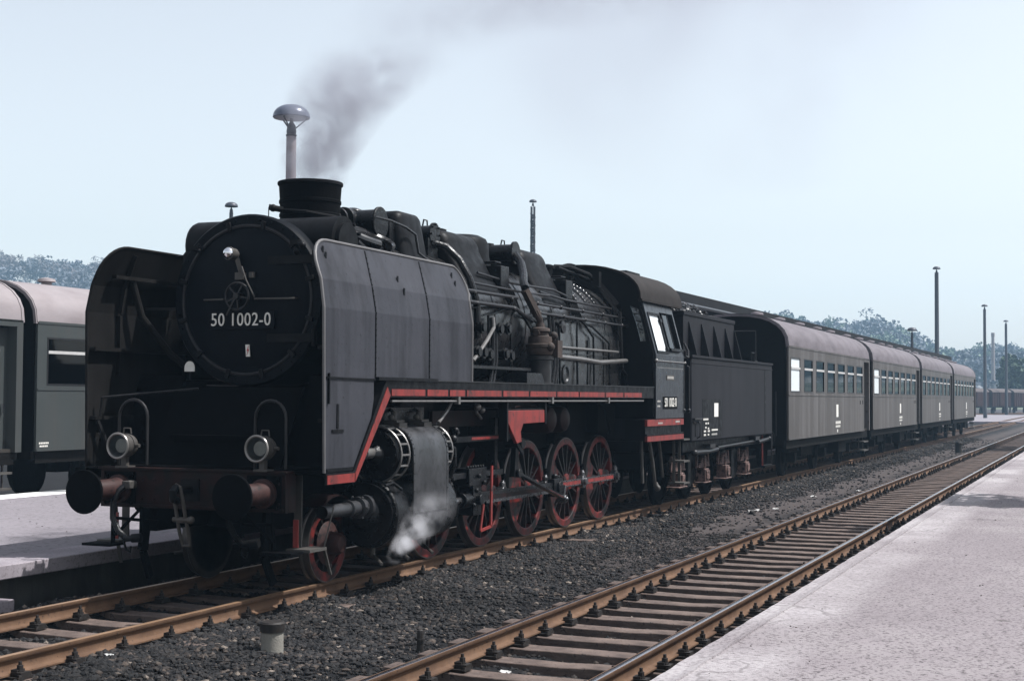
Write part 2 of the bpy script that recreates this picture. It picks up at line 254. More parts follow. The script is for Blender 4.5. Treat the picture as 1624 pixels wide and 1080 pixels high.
# ------------------------------------------------------------------ mesh builder
WP = {}
class MB:
    def __init__(s): s.v = []; s.f = []
    def add(s, vs, fs):
        o = len(s.v); s.v += [tuple(v) for v in vs]; s.f += [tuple(i+o for i in f) for f in fs]; return s
    def box(s, x0, x1, y0, y1, z0, z1):
        return s.add([(x0,y0,z0),(x1,y0,z0),(x1,y1,z0),(x0,y1,z0),(x0,y0,z1),(x1,y0,z1),(x1,y1,z1),(x0,y1,z1)],
                     [(0,3,2,1),(4,5,6,7),(0,1,5,4),(1,2,6,5),(2,3,7,6),(3,0,4,7)])
    def bar(s, p0, p1, w, h, up=(0,0,1)):
        p0 = Vector(p0); p1 = Vector(p1); d = (p1-p0).normalized(); a = d.cross(Vector(up))
        if a.length < 1e-4: a = d.cross(Vector((1,0,0)))
        a.normalize(); b = a.cross(d); a = a*w/2; b = b*h/2
        vs = [p0-a-b, p0+a-b, p0+a+b, p0-a+b, p1-a-b, p1+a-b, p1+a+b, p1-a+b]
        return s.add(vs, [(0,3,2,1),(4,5,6,7),(0,1,5,4),(1,2,6,5),(2,3,7,6),(3,0,4,7)])
    def lathe(s, o, d, prof, n=24, a0=0, a1=2*PI, ref=None):
        """prof: list of (distance along d, radius)"""
        o = Vector(o); d = Vector(d).normalized()
        e = Vector(ref) if ref else (Vector((0,0,1)) if abs(d.z) < .9 else Vector((1,0,0)))
        a = (e-d*e.dot(d)).normalized(); b = d.cross(a)
        full = abs(a1-a0-2*PI) < 1e-6; m = n if full else n+1
        vs = []
        for t, r in prof:
            for i in range(m):
                an = a0+(a1-a0)*i/n; vs.append(o+d*t+(a*math.cos(an)+b*math.sin(an))*r)
        fs = []
        for k in range(len(prof)-1):
            for i in range(n):
                j = (i+1) % m
                fs.append((k*m+i, k*m+j, (k+1)*m+j, (k+1)*m+i))
        if full:
            if prof[0][1] > 1e-5: fs.append(tuple(range(m))[::-1])
            if prof[-1][1] > 1e-5: fs.append(tuple(range((len(prof)-1)*m, len(prof)*m)))
        return s.add(vs, fs)
    def cyl(s, p0, p1, r, r2=None, n=16):
        p0 = Vector(p0); p1 = Vector(p1); L = (p1-p0).length
        return s.lathe(p0, p1-p0, [(0, r), (L, r if r2 is None else r2)], n)
    def tube(s, pts, r, n=8):
        P = [Vector(p) for p in pts]
        d0 = (P[1]-P[0]).normalized(); a = d0.orthogonal().normalized(); vs = []; fs = []
        for i, p in enumerate(P):
            if i == 0: t = d0
            elif i == len(P)-1: t = (P[i]-P[i-1]).normalized()
            else: t = ((P[i]-P[i-1]).normalized()+(P[i+1]-P[i]).normalized()).normalized()
            a = (a-t*a.dot(t)).normalized(); b = t.cross(a)
            for k in range(n):
                an = 2*PI*k/n; vs.append(p+(a*math.cos(an)+b*math.sin(an))*r)
        for i in range(len(P)-1):
            for k in range(n):
                k2 = (k+1) % n; fs.append((i*n+k, i*n+k2, (i+1)*n+k2, (i+1)*n+k))
        fs.append(tuple(range(n))[::-1]); fs.append(tuple(range((len(P)-1)*n, len(P)*n)))
        return s.add(vs, fs)
    def ring(s, c, ax, R0, r, n=24, k=8):
        c = Vector(c); d = Vector(ax).normalized(); a = d.orthogonal().normalized(); b = d.cross(a); vs = []; fs = []
        for i in range(n):
            an = 2*PI*i/n; u = a*math.cos(an)+b*math.sin(an)
            for j in range(k):
                t = 2*PI*j/k; vs.append(c+u*(R0+r*math.cos(t))+d*r*math.sin(t))
        for i in range(n):
            for j in range(k):
                fs.append((i*k+j, ((i+1) % n)*k+j, ((i+1) % n)*k+(j+1) % k, i*k+(j+1) % k))
        return s.add(vs, fs)
    def prism(s, poly, ax, a, b):
        n = len(poly)
        def P(q, t):
            return {'x': (t, q[0], q[1]), 'y': (q[0], t, q[1]), 'z': (q[0], q[1], t)}[ax]
        vs = [P(q, a) for q in poly]+[P(q, b) for q in poly]
        return s.add(vs, [tuple(range(n)), tuple(range(2*n-1, n-1, -1))]+[(i, (i+1) % n, n+(i+1) % n, n+i) for i in range(n)])
    def sweep(s, prof, path):
        """prof: closed list of (x,z) ; path of (dx, y, dz) offsets"""
        n = len(prof); vs = []; fs = []
        for (dx, y, dz) in path: vs += [(x+dx, y, z+dz) for x, z in prof]
        for k in range(len(path)-1):
            for i in range(n):
                j = (i+1) % n; fs.append((k*n+i, k*n+j, (k+1)*n+j, (k+1)*n+i))
        fs.append(tuple(range(n))); fs.append(tuple(range((len(path)-1)*n, len(path)*n)))
        return s.add(vs, fs)
    def sheet(s, rows, thick):
        """rows: grid of points, thickened along the average normal"""
        nu = len(rows); nv = len(rows[0]); g = [[Vector(p) for p in r] for r in rows]; N = []
        for i in range(nu):
            for j in range(nv):
                a = g[min(i+1, nu-1)][j]-g[max(i-1, 0)][j]; b = g[i][min(j+1, nv-1)]-g[i][max(j-1, 0)]
                N.append(a.cross(b).normalized())
        top = [g[i][j] for i in range(nu) for j in range(nv)]; bot = [top[k]-N[k]*thick for k in range(len(top))]
        m = nu*nv; fs = []
        q = lambda i, j: i*nv+j
        for i in range(nu-1):
            for j in range(nv-1):
                fs.append((q(i,j), q(i+1,j), q(i+1,j+1), q(i,j+1))); fs.append((m+q(i,j), m+q(i,j+1), m+q(i+1,j+1), m+q(i+1,j)))
        for i in range(nu-1):
            for j in (0, nv-1): fs.append((q(i,j), q(i+1,j), m+q(i+1,j), m+q(i,j)))
        for j in range(nv-1):
            for i in (0, nu-1): fs.append((q(i,j), q(i,j+1), m+q(i,j+1), m+q(i,j)))
        return s.add(top+bot, fs)
    def ball(s, c, r, n=12, sz=1.):
        prof = [(r*sz*(-math.cos(PI*i/ (n//2))), r*math.sin(PI*i/(n//2))) for i in range(n//2+1)]
        prof[0] = (prof[0][0], 0); prof[-1] = (prof[-1][0], 0)
        return s.lathe(c, (0,0,1), prof, n)
    def cut(s):
        """start the next separate piece"""
        if not hasattr(s, 'marks'): s.marks = []
        s.marks.append((len(s.v), len(s.f))); return s
    def build_each(s, name, m, parent=None, **k):
        mk = [(0, 0)]+getattr(s, 'marks', [])+[(len(s.v), len(s.f))]; out = []
        for (v0, f0), (v1, f1) in zip(mk, mk[1:]):
            if v1 == v0: continue
            q = MB(); q.v = s.v[v0:v1]; q.f = [tuple(i-v0 for i in f) for f in s.f[f0:f1]]; out.append(q.build(name, m, parent, **k))
        return out
    def build(s, name, m, parent=None, at=None, bevel=0, smooth=35, kind=None, normals=True):
        base = Vector(at) if at is not None else (WP[parent] if parent else Vector((0,0,0)))
        me = bpy.data.meshes.new(name)
        me.from_pydata([(x-base.x, y-base.y, z-base.z) for x, y, z in s.v], [], s.f)
        if normals:
            bm = bmesh.new(); bm.from_mesh(me); bmesh.ops.recalc_face_normals(bm, faces=bm.faces); bm.to_mesh(me); bm.free()
        me.materials.append(MATS[m])
        for f0, f1, m2 in getattr(s, 'alt', []):
            if m2 not in [x.name for x in me.materials]: me.materials.append(MATS[m2])
            k = [x.name for x in me.materials].index(m2)
            for i in range(f0, f1): me.polygons[i].material_index = k
        if smooth:
            me.shade_smooth(); me.set_sharp_from_angle(angle=R(smooth))
        o = bpy.data.objects.new(name, me); C.objects.link(o)
        if parent: o.parent = parent; o.location = base-WP[parent]
        else: o.location = base
        WP[o] = base
        if bevel:
            bv = o.modifiers.new('bevel', 'BEVEL'); bv.width = bevel; bv.segments = 2; bv.limit_method = 'ANGLE'; bv.angle_limit = R(40); bv.harden_normals = False
        if kind: o['kind'] = kind
        return o
def tag(o, label=None, cat=None, group=None, kind=None):
    if label: o['label'] = label
    if cat: o['category'] = cat
    if group: o['group'] = group
    if kind: o['kind'] = kind
    return o
def empty(name, loc, label, cat, group=None):
    o = bpy.data.objects.new(name, None); C.objects.link(o); o.location = loc; o.empty_display_size = .3; WP[o] = Vector(loc)
    return tag(o, label, cat, group)
def kids(o): return [c for c in bpy.data.objects if c.parent is o]
def copy_tree(o, parent=None):
    c = o.copy(); C.objects.link(c); WP[c] = WP[o].copy()
    if parent: c.parent = parent
    for ch in kids(o): copy_tree(ch, c)
    return c
def text(s, size, mirror=False, font_w=1.0, extr=.004):
    """letters as an MB in the XY plane, centred, with thickness"""
    cu = bpy.data.curves.new('lettering', 'FONT'); cu.body = s; cu.size = size; cu.extrude = extr; cu.align_x = 'CENTER'; cu.align_y = 'CENTER'
    cu.resolution_u = 4; cu.space_character = 1.06
    o = bpy.data.objects.new('lettering', cu); C.objects.link(o)
    dg = bpy.context.evaluated_depsgraph_get(); dg.update(); me = o.evaluated_get(dg).to_mesh()
    mb = MB(); mb.v = [(v.co.x*font_w, v.co.y, v.co.z) for v in me.vertices]; mb.f = [tuple(p.vertices) for p in me.polygons]
    o.evaluated_get(dg).to_mesh_clear(); bpy.data.objects.remove(o); bpy.data.curves.remove(cu)
    return mb
def letters_on(mb, origin, ex, ey):
    """place XY lettering: x along ex, y along ey"""
    ex = Vector(ex); ey = Vector(ey); ez = ex.cross(ey); o = Vector(origin)
    mb.v = [tuple(o+ex*x+ey*y+ez*z) for x, y, z in mb.v]; return mb
def np_obj(name, V, F, m, kind=None, smooth=False):
    """fast mesh from arrays; F is (n,3) or (n,4)"""
    me = bpy.data.meshes.new(name); k = F.shape[1]
    me.vertices.add(len(V)); me.vertices.foreach_set('co', V.astype(np.float32).ravel())
    me.loops.add(F.size); me.loops.foreach_set('vertex_index', F.astype(np.int32).ravel())
    me.polygons.add(len(F)); me.polygons.foreach_set('loop_start', np.arange(0, F.size, k, dtype=np.int32))
    me.polygons.foreach_set('loop_total', np.full(len(F), k, dtype=np.int32))
    me.polygons.foreach_set('use_smooth', np.full(len(F), smooth, dtype=bool))
    me.update(calc_edges=True); me.materials.append(MATS[m])
    o = bpy.data.objects.new(name, me); C.objects.link(o); WP[o] = Vector((0,0,0))
    if kind: o['kind'] = kind
    return o
rng = np.random.default_rng(50); random.seed(50)
# ================================================================== SETTING
def gz(x, y):
    """height of the ground over (x, y); rail top is z = 0"""
    h = -.265
    if -1.7 < x < 3: h += .03 if abs(x) < .7 else .03+.055*min(1, (abs(x)-.7)/.15) if abs(x) < 1.45 else .085*math.exp(-((abs(x)-1.45)/.4)**2)
    return h
def ground():
    xs = np.unique(np.concatenate([[-1500, -600, -250, -120, -60, -40, -25, -16, -13], np.arange(-12, -2, 1.), np.arange(-2, 6.6, .14), [7, 9, 12, 18, 30, 60, 120, 300, 700, 1500]]))
    ys = np.unique(np.concatenate([[-300, -60, -30, -18, -12], np.arange(-8, 26, .16), np.arange(26, 60, .5), np.arange(60, 130, 3.), [140, 160, 200, 250, 300, 400, 600, 900, 1500]]))
    X, Y = np.meshgrid(xs, ys, indexing='ij'); Z = np.zeros_like(X)
    for i, x in enumerate(xs):
        for j, y in enumerate(ys):
            z = gz(x, y)
            if -2 < x < 6.6 and -9 < y < 60: z += .05*(mnoise.noise((x*.9, y*.7, 0)))+.03*mnoise.noise((x*4, y*4, 3))
            Z[i, j] = z
    V = np.stack([X, Y, Z], -1).reshape(-1, 3); a, b = X.shape
    I = np.arange(a*b).reshape(a, b); F = np.stack([I[:-1,:-1], I[1:,:-1], I[1:,1:], I[:-1,1:]], -1).reshape(-1, 4)
    np_obj('ground', V, F, 'ground', 'structure', True)
ground()
def groundz(x, y):
    return gz(x, y)+.05*(mnoise.noise((x*.9, y*.7, 0)))+.03*mnoise.noise((x*4, y*4, 3))

# ------------------------------------------------------------------ tracks
RAIL = [(-.0335,0),(.0335,0),(.0335,-.03),(.02,-.042),(.009,-.052),(.009,-.118),(.02,-.128),(.0625,-.137),(.0625,-.149),(-.0625,-.149),(-.0625,-.137),(-.02,-.128),(-.009,-.118),(-.009,-.052),(-.02,-.042),(-.0335,-.03)]
def sleeper_mesh(seed):
    rs = random.Random(seed); m = MB(); rows = []; n = 10; w = .13+rs.uniform(-.01, .01)
    for i in range(n+1):
        x = -1.3+2.6*i/n; sag = -.018*(1-(x/1.3)**2)*rs.uniform(.6, 1.2); j = rs.uniform(-.004, .004)
        if abs(abs(x)-.75) < .2: sag = -.003; j = 0
        rows.append([(x, -w+j, -.17+sag), (x, w+j, -.17+sag)])
    m.sheet(rows, .16); return m
def clamp_mesh():
    m = MB(); m.box(-.17, .17, -.085, .085, -.168, -.152)
    for s in (-1, 1):
        m.box(s*.118-.052, s*.118+.052, -.055, .055, -.152, -.118)
        m.box(s*.09-.03, s*.09+.03, -.045, .045, -.118, -.1)
        m.lathe((s*.112, 0, -.13), (0,0,1), [(0,.034),(.022,.034),(.022,.026),(.062,.026),(.064,.015),(.092,.014)], 6)
        m.lathe((s*.155, .055, -.152), (0,0,1), [(0,.02),(.02,.016)], 6); m.lathe((s*.155, -.055, -.152), (0,0,1), [(0,.02),(.02,.016)], 6)
    return m
def track(label, x0, y0, y1, head, n_indiv, ang=0, sleep=True, dx=.65):
    t = empty('railway_track', (x0, 0, 0), label, 'railway track', 'tracks of the station')
    for s in (-1, 1):
        m = MB(); m.sweep(RAIL, [(x0+s*.751, y, 0) for y in np.linspace(y0, y1, 12)]); r = m.build('rail', 'rail_side', t, smooth=50)
        h = MB()
        h.prism([(x0+s*.751-.026, 0), (x0+s*.751+.026, 0), (x0+s*.751+.022, .0015), (x0+s*.751-.022, .0015)], 'y', y0+.01, y1-.01)
        h.build('running_surface', head, r)
    if not sleep: 
        m = MB()
        for k in range(int((y1-y0)/dx)): m.box(x0-1.3, x0+1.3, y0+k*dx, y0+k*dx+.26, -.3, -.17)
        m.build('sleeper', 'sleeper_wood', t, kind='stuff'); return t
    protos = []; ys = [y0+dx*k for k in range(int((y1-y0)/dx))]; ys.sort(key=lambda y: (x0-CAM.x)**2+(y-CAM.y-9)**2)
    rs = random.Random(int(x0*10)); rest = MB()
    for k, y in enumerate(ys):
        if k < 6:
            q = sleeper_mesh(k+int(x0*7)); q.v = [(a+x0, b, c) for a, b, c in q.v]; o = q.build('sleeper', 'sleeper_wood', t, at=(x0, 0, 0), bevel=.008); protos.append(o)
            for s in (-1, 1):
                mm = clamp_mesh(); mm.v = [(a+x0+s*.751, b, c) for a, b, c in mm.v]; mm.build('rail_clamp', 'clamp_iron', o, smooth=0)
        elif k < n_indiv: o = copy_tree(protos[k % 6], t)
        else:
            q = sleeper_mesh(k % 17); rest.add([(a+x0, b+y, c) for a, b, c in q.v], q.f)
            if k < 190:
                q = clamp_mesh()
                for s in (-1, 1): rest.add([(a+x0+s*.751, b+y, c) for a, b, c in q.v], q.f)
            continue
        o.location = (rs.uniform(-.03, .03) if k > 5 else 0, y, 0)
    rest.build('sleeper_row', 'sleeper_wood', t, kind='stuff')
    return t
track('rusty topped railway track under the steam locomotive and its train', 0, -12, 190, 'rail_head_rusty', 96)
track('railway track with polished rails and open sleepers beside the wide empty platform', 4.5, -9, 190, 'rail_head', 100)
track('railway track under the grey green coaches beyond the narrow platform', -10.6, -14, 190, 'rail_head', 0, sleep=False)

# ------------------------------------------------------------------ platforms
def slab_row(m, x0, x1, z0, z1, y0, y1, L, jit=.02, gap=.008):
    y = y0; rs = random.Random(int(x0*100))
    while y < y1:
        a = rs.uniform(-jit, jit); dz = rs.uniform(-.004, .004)
        m.box(x0+a, x1+a*.2, y+gap, y+L-gap, z0, z1+dz); y += L
def right_platform():
    rows = []; y = -15.
    while y < 190:
        e = 6.2+.010*mnoise.noise((0, y*3.1, 2))+.006*mnoise.noise((3, y*11, 2)); k = .003*mnoise.noise((5, y*2, 0))
        rows.append([(e+.003, y, .36), (e, y, .374), (e+.005, y, .38), (6.8, y, .38), (7.5, y, .38), (20, y, .38)]); y += .11 if y < 25 else .5
    m = MB(); m.sheet(rows, -.16); m.build('pavement', 'platform_top', kind='structure', smooth=15)
    m = MB(); m.box(6.4, 19.9, -15, 189.5, -.45, .2); m.build('kerb', 'concrete_edge', kind='structure')
right_platform()
m = MB(); m.box(-8.3, -2.32, -16, 111, -.4, .286); m.build('pavement', 'platform_tar', kind='structure')
m = MB(); slab_row(m, -2.31, -1.72, .14, .29, .45-12*1.5, 111, 1.5, .02, .006); m.build('kerb', 'concrete_edge', kind='structure', bevel=.012)
m = MB(); m.box(-2.3, -1.95, -16, 111, -.4, .135); m.build('kerb', 'shade_concrete', kind='structure')
m = MB(); slab_row(m, -8.9, -8.31, .14, .295, -16, 111, 1.5, .02, .006); m.box(-8.7, -8.32, -16, 111, -.4, .135); m.build('kerb', 'bright_white', kind='structure', bevel=.012)
m = MB(); slab_row(m, -1.95, -1.62, -.34, -.05, -7.3, -.12, 1.2, .02, .006); m.build('kerb', 'concrete_edge', kind='structure', bevel=.012)
# paved crossing far down the line
m = MB(); m.box(-9, 18, 131, 134.5, -.2, -.02); m.build('path', 'concrete_edge', kind='structure')
m = MB(); m.box(-30, 1.2, 136, 205, -.2, -.12); m.build('path', 'platform_tar', kind='structure')

# ------------------------------------------------------------------ ballast stones
def rock_variants(n):
    bm = bmesh.new(); bmesh.ops.create_icosphere(bm, subdivisions=1, radius=1); v0 = np.array([v.co[:] for v in bm.verts]); f = np.array([[v.index for v in q.verts] for q in bm.faces]); bm.free()
    out = []
    for k in range(n):
        d = rng.uniform(.62, 1.2, (len(v0), 1)); s = rng.uniform(.6, 1.25, 3); s[2] *= .75; out.append(v0*d*s)
    return np.array(out), f
def scatter(name, pts, size, m):
    vs, f = rock_variants(24); n = len(pts); k = rng.integers(0, 24, n); ang = rng.uniform(0, 2*PI, n); c, s = np.cos(ang), np.sin(ang)
    V = vs[k]*size[:, None, None]; x = V[..., 0]*c[:, None]-V[..., 1]*s[:, None]; y = V[..., 0]*s[:, None]+V[..., 1]*c[:, None]
    V = np.stack([x, y, V[..., 2]], -1)+pts[:, None, :]; nv = vs.shape[1]
    F = f[None]+(np.arange(n)*nv)[:, None, None]
    np_obj(name, V.reshape(-1, 3), F.reshape(-1, 3), m, 'stuff')
def stones():
    P = []; Sz = []
    def region(x0, x1, y0, y1, n, smin, smax, dz=0., keep=None):
        x = rng.uniform(x0, x1, n); y = rng.uniform(y0, y1, n); s = rng.uniform(smin, smax, n)*rng.choice([1, 1, .7, .5], n)
        for a, b, q in zip(x, y, s):
            if keep and rng.random() > keep(a, b): continue
            if abs(abs(a)-.75) < .06 or abs(abs(a-4.5)-.75) < .06: continue
            P.append((a, b, groundz(a, b)+dz+q*.25)); Sz.append(q)
    def k1(a, b):
        d = .92-.8*math.exp(-((a-2.95)/.42)**2)-.95*math.exp(-((a-2.3)/.52)**2)*min(1, max(.1, (b-4)/4))
        return max(.05, d+.4*mnoise.noise((a*1.4, b*.8, 9)))
    region(1.05, 3.65, -3.6, 3, 23000, .015, .042, 0, k1)
    region(1.05, 3.65, 3, 12, 24000, .017, .043, 0, k1)
    region(1.05, 3.65, 12, 30, 22000, .022, .045, 0, k1)
    region(1.05, 3.65, 30, 75, 16000, .03, .055, 0, k1)
    region(-.7, .7, -3.6, 3, 5500, .018, .042, -.012); region(-1.7, -.8, -3.6, 3, 5000, .02, .045, 0)
    region(-1.7, 1.1, 3, 14, 3500, .02, .042, -.01)
    region(3.6, 6.3, -4, 6, 11000, .015, .036, -.01)
    region(3.6, 6.3, 6, 40, 12000, .02, .042, -.01)
    region(.82, 1.42, -3.6, 12, 9000, .02, .045, .0)
    region(.82, 1.42, 12, 60, 9000, .025, .05, .0)
    # fine chips between
    region(1.1, 3.7, -3.4, 12, 42000, .007, .018, 0)
    scatter('ballast_gravel', np.array(P), np.array(Sz), 'ballast_stone')
stones()
def platform_debris():
    P = []; Z = []
    for k in range(420):
        y = -4+34*rng.random()**1.6; x = 6.3+rng.random()*(4.5); P.append((x, y, .381)); Z.append(rng.choice([.004, .006, .009, .014], p=[.45, .35, .15, .05]))
    for k in range(160):
        y = -1+14*rng.random(); x = -8+rng.random()*6; P.append((x, y, .287)); Z.append(rng.choice([.005, .009, .014]))
    scatter('platform_debris', np.array(P), np.array(Z), 'rust_brown')
platform_debris()

# ------------------------------------------------------------------ small things on the ground
t = empty('concrete_post', (1.83, -.78, -.22), 'short round concrete marker post with a dark cap standing in the ballast', 'marker post')
m = MB(); m.lathe((1.83,-.78,-.3), (0,0,1), [(0,.1),(.22,.098),(.25,.096)], 20); m.build('shaft', 'concrete_post', t)
m = MB(); m.lathe((1.83,-.78,-.055), (0,0,1), [(0,.108),(.075,.112),(.09,.1)], 20); m.build('cap', 'clamp_iron', t)
def iron_peg(x, y, lab, r=.03, h=.16):
    m = MB(); m.lathe((x, y, -.3), (0,0,1), [(0, r*1.1), (h+.06, r), (h+.09, r*.9), (h+.1, r*.5)], 10); m.lathe((x, y, -.3+h), (0,0,1), [(0, r*1.5), (.02, r*1.5)], 10)
    o = m.build('iron_peg', 'clamp_iron', at=(x, y, -.3)); tag(o, lab, 'marker peg', 'iron pegs beside the track')
iron_peg(2.93, -.05, 'small dark iron peg in the dusty ballast near the polished rail', .03, .13)
iron_peg(2.74, 53.4, 'dark stubby iron block far along the dirt strip between the tracks', .13, .42)
def paper(x, y, s, lab, seed):
    rs = random.Random(seed); z = groundz(x, y) if abs(x-2) < 4 else -.2; rows = []
    for i in range(5): rows.append([(x+s*(i/4-.5)+rs.uniform(-.1, .1)*s, y+s*.8*(j/3-.5)+rs.uniform(-.1, .1)*s, z+.035+rs.uniform(0, .35)*s) for j in range(4)])
    m = MB(); m.sheet(rows, .004); o = m.build('paper_scrap', 'paper', at=(x, y, z)); tag(o, lab, 'litter', 'paper scraps on the ballast')
paper(1.05, -2.05, .06, 'small white paper scrap beside a rail clamp of the rusty topped track', 1)
paper(2.2, 16.6, .2, 'large crumpled white paper on the dirt strip below the tender', 2)
paper(3.0, 24.5, .11, 'crumpled white paper farthest from the locomotive, close to a polished rail', 3)
paper(2.45, 21.6, .13, 'white paper scrap on the dirt strip beside the first coach', 4)
paper(4.15, -.98, .09, 'white paper scrap lying between the sleepers of the empty track', 5)
paper(3.35, 8.0, .1, 'flat pale paper scrap against the polished rail opposite the driving wheels', 6)
paper(2.35, 17.9, .11, 'little white paper ball behind the large crumpled paper', 7)

# ------------------------------------------------------------------ lamps
def mushroom_lamp(x, y, top, cap_r, pole_r, lab, pole_mat='concrete_mast', base=-.3, big=False, lattice=False, cat='street lamp'):
    t = empty('street_lamp', (x, y, base), lab, cat, 'mushroom lamps around the station'); ch = cap_r*.68
    m = MB()
    if lattice:
        w = pole_r; n = int((top-1.2-base)/(w*2.2))
        for sx in (-1, 1):
            for sy in (-1, 1): m.bar((x+sx*w, y+sy*w, base), (x+sx*w*.8, y+sy*w*.8, top-.62), .07, .07)
        for k in range(n):
            z = base+k*(top-1.2-base)/n; z2 = base+(k+1)*(top-1.2-base)/n; s = 1 if k % 2 else -1
            for q in (-1, 1): m.bar((x-s*w, y+q*w, z), (x+s*w, y+q*w, z2), .06, .06); m.bar((x+q*w, y-s*w, z), (x+q*w, y+s*w, z2), .06, .06)
            m.box(x-w, x+w, y-w, y+w, z-.04, z+.04)
    else:
        m.lathe((x, y, base), (0,0,1), [(0, pole_r*1.35), (1.2, pole_r*1.3), (1.25, pole_r*1.15), (top-cap_r*1.6-base, pole_r*.92)], 14)
    m.build('pole', pole_mat, t)
    z = top-ch-cap_r*.22
    m = MB(); m.lathe((x, y, top-cap_r*1.72), (0,0,1), [(0, pole_r*.9), (.02, cap_r*.29), (cap_r*.1, cap_r*.3), (cap_r*.1, cap_r*.24), (cap_r*.28, cap_r*.27), (cap_r*.6, cap_r*.22), (cap_r*.78, cap_r*.1), (cap_r*1.0, cap_r*.1)], 16); m.build('lamp_neck', 'lamp_dark', t)
    prof = [(ch*math.sin(a)*1.0, cap_r*math.cos(a)**.85) for a in np.linspace(0, PI/2*.995, 9)]
    m = MB(); m.lathe((x, y, top-ch), (0,0,1), [(-.0, cap_r*.4), (-cap_r*.05, cap_r*.96)]+prof[:-1]+[(ch, 0)], 26); c = m.build('lamp_shade', 'lamp_cap' if big else 'lamp_dark', t)
    if big:
        m = MB()
        for k in range(3):
            a = 2*PI*k/3+.55; m.bar((x+cap_r*.24*math.cos(a), y+cap_r*.24*math.sin(a), top-cap_r*1.25), (x+cap_r*.82*math.cos(a), y+cap_r*.82*math.sin(a), top-ch-.02), .02, .02)
        m.build('strut', 'lamp_dark', t)
    return t
mushroom_lamp(-5, 10.86, 7.31, .34, .098, 'large concrete mushroom lamp rising directly behind the locomotive chimney', base=.286, big=True)
mushroom_lamp(-33, 51.8, 11.95, .34, .11, 'small mushroom lamp peeking over the top of the locomotive smokebox', 'steel_mast')
mushroom_lamp(-36.7, 103.8, 18.9, .33, .16, 'lattice mast with a mushroom lamp above the locomotive boiler', 'steel_mast', lattice=True)
mushroom_lamp(-6.4, 132.7, 14.75, .37, .2, 'tallest dark mast lamp rising behind the far end of the canopy', 'steel_mast')
mushroom_lamp(-4.9, 101, 7.42, .37, .1, 'short mushroom lamp showing just above the far canopy roof', 'steel_mast', base=.286)
mushroom_lamp(-4.5, 166, 13.1, .36, .17, 'slender tall mast lamp next to the rear end of the last coach', 'steel_mast')
mushroom_lamp(-5.1, 214.5, 13.75, .36, .19, 'thinnest farthest mast lamp standing in front of the freight wagons', 'steel_mast')

# ------------------------------------------------------------------ platform canopy
def canopy():
    A = Vector((-3.55, 27, 0)); B = Vector((-2.45, 105.2, 0)); d = (B-A).normalized(); L = (B-A).length; n = Vector((d.y, -d.x, 0))   # n points to the loco track
    t = empty('platform_canopy', (-5.6, 66, .286), 'long dark flat platform canopy roof running behind the coaches of the train', 'canopy')
    def P(s, w, z): q = A+d*s+n*w; return (q.x, q.y, z)
    def prof(pts, s0, s1, mm):
        k = len(pts); vs = [P(s0, w, z) for w, z in pts]+[P(s1, w, z) for w, z in pts]
        mm.add(vs, [tuple(range(k)), tuple(range(2*k-1, k-1, -1))]+[(i, (i+1) % k, k+(i+1) % k, k+i) for i in range(k)])
    m = MB(); prof([(0, 5.22), (0, 5.30), (-2.3, 5.06), (-4.6, 5.30), (-4.6, 5.22), (-2.3, 4.94)], 0, L, m); m.build('roof', 'canopy_top', t)
    m = MB(); prof([(.02, 5.0), (.02, 5.24), (-.05, 5.24), (-.05, 5.0)], 0, L, m); prof([(-4.55, 5.0), (-4.55, 5.24), (-4.62, 5.24), (-4.62, 5.0)], 0, L, m); m.build('fascia', 'canopy_dark', t)
    m = MB(); m.tube([P(s, .09, 4.93) for s in np.linspace(.2, L-.2, 30)], .055, 8); m.build('gutter', 'gutter', t)
    m = MB()
    for k in range(int(L/4)): 
        s = 1+k*4; m.bar(P(s, 0, 5.12), P(s, -2.3, 4.86), .1, .2); m.bar(P(s, -2.3, 4.86), P(s, -4.6, 5.12), .1, .2)
    m.build('rafter', 'canopy_dark', t)
    for k in range(10):
        s = 3+k*8; m = MB(); q = P(s, -2.3, 0); m.box(q[0]-.11, q[0]+.11, q[1]-.11, q[1]+.11, .28, 4.9); m.bar((q[0], q[1], 4.2), P(s, -1.2, 4.95), .08, .1); m.bar((q[0], q[1], 4.2), P(s, -3.4, 4.95), .08, .1); m.build('post', 'canopy_dark', t, bevel=.01)
canopy()

# ------------------------------------------------------------------ factory chimney
t = empty('factory_chimney', (-20.3, 408, -1), 'slim pale brick factory chimney in front of the hazy wooded hill', 'chimney')
m = MB(); m.lathe((-20.3,408,-1), (0,0,1), [(0,.7),(6,.55),(20.6,.4)], 20); m.build('shaft', 'brick', t)
m = MB(); m.lathe((-20.3,408,19.2), (0,0,1), [(0,.42),(.2,.48),(1.0,.48),(1.1,.44)], 20); m.build('rim', 'brick', t)
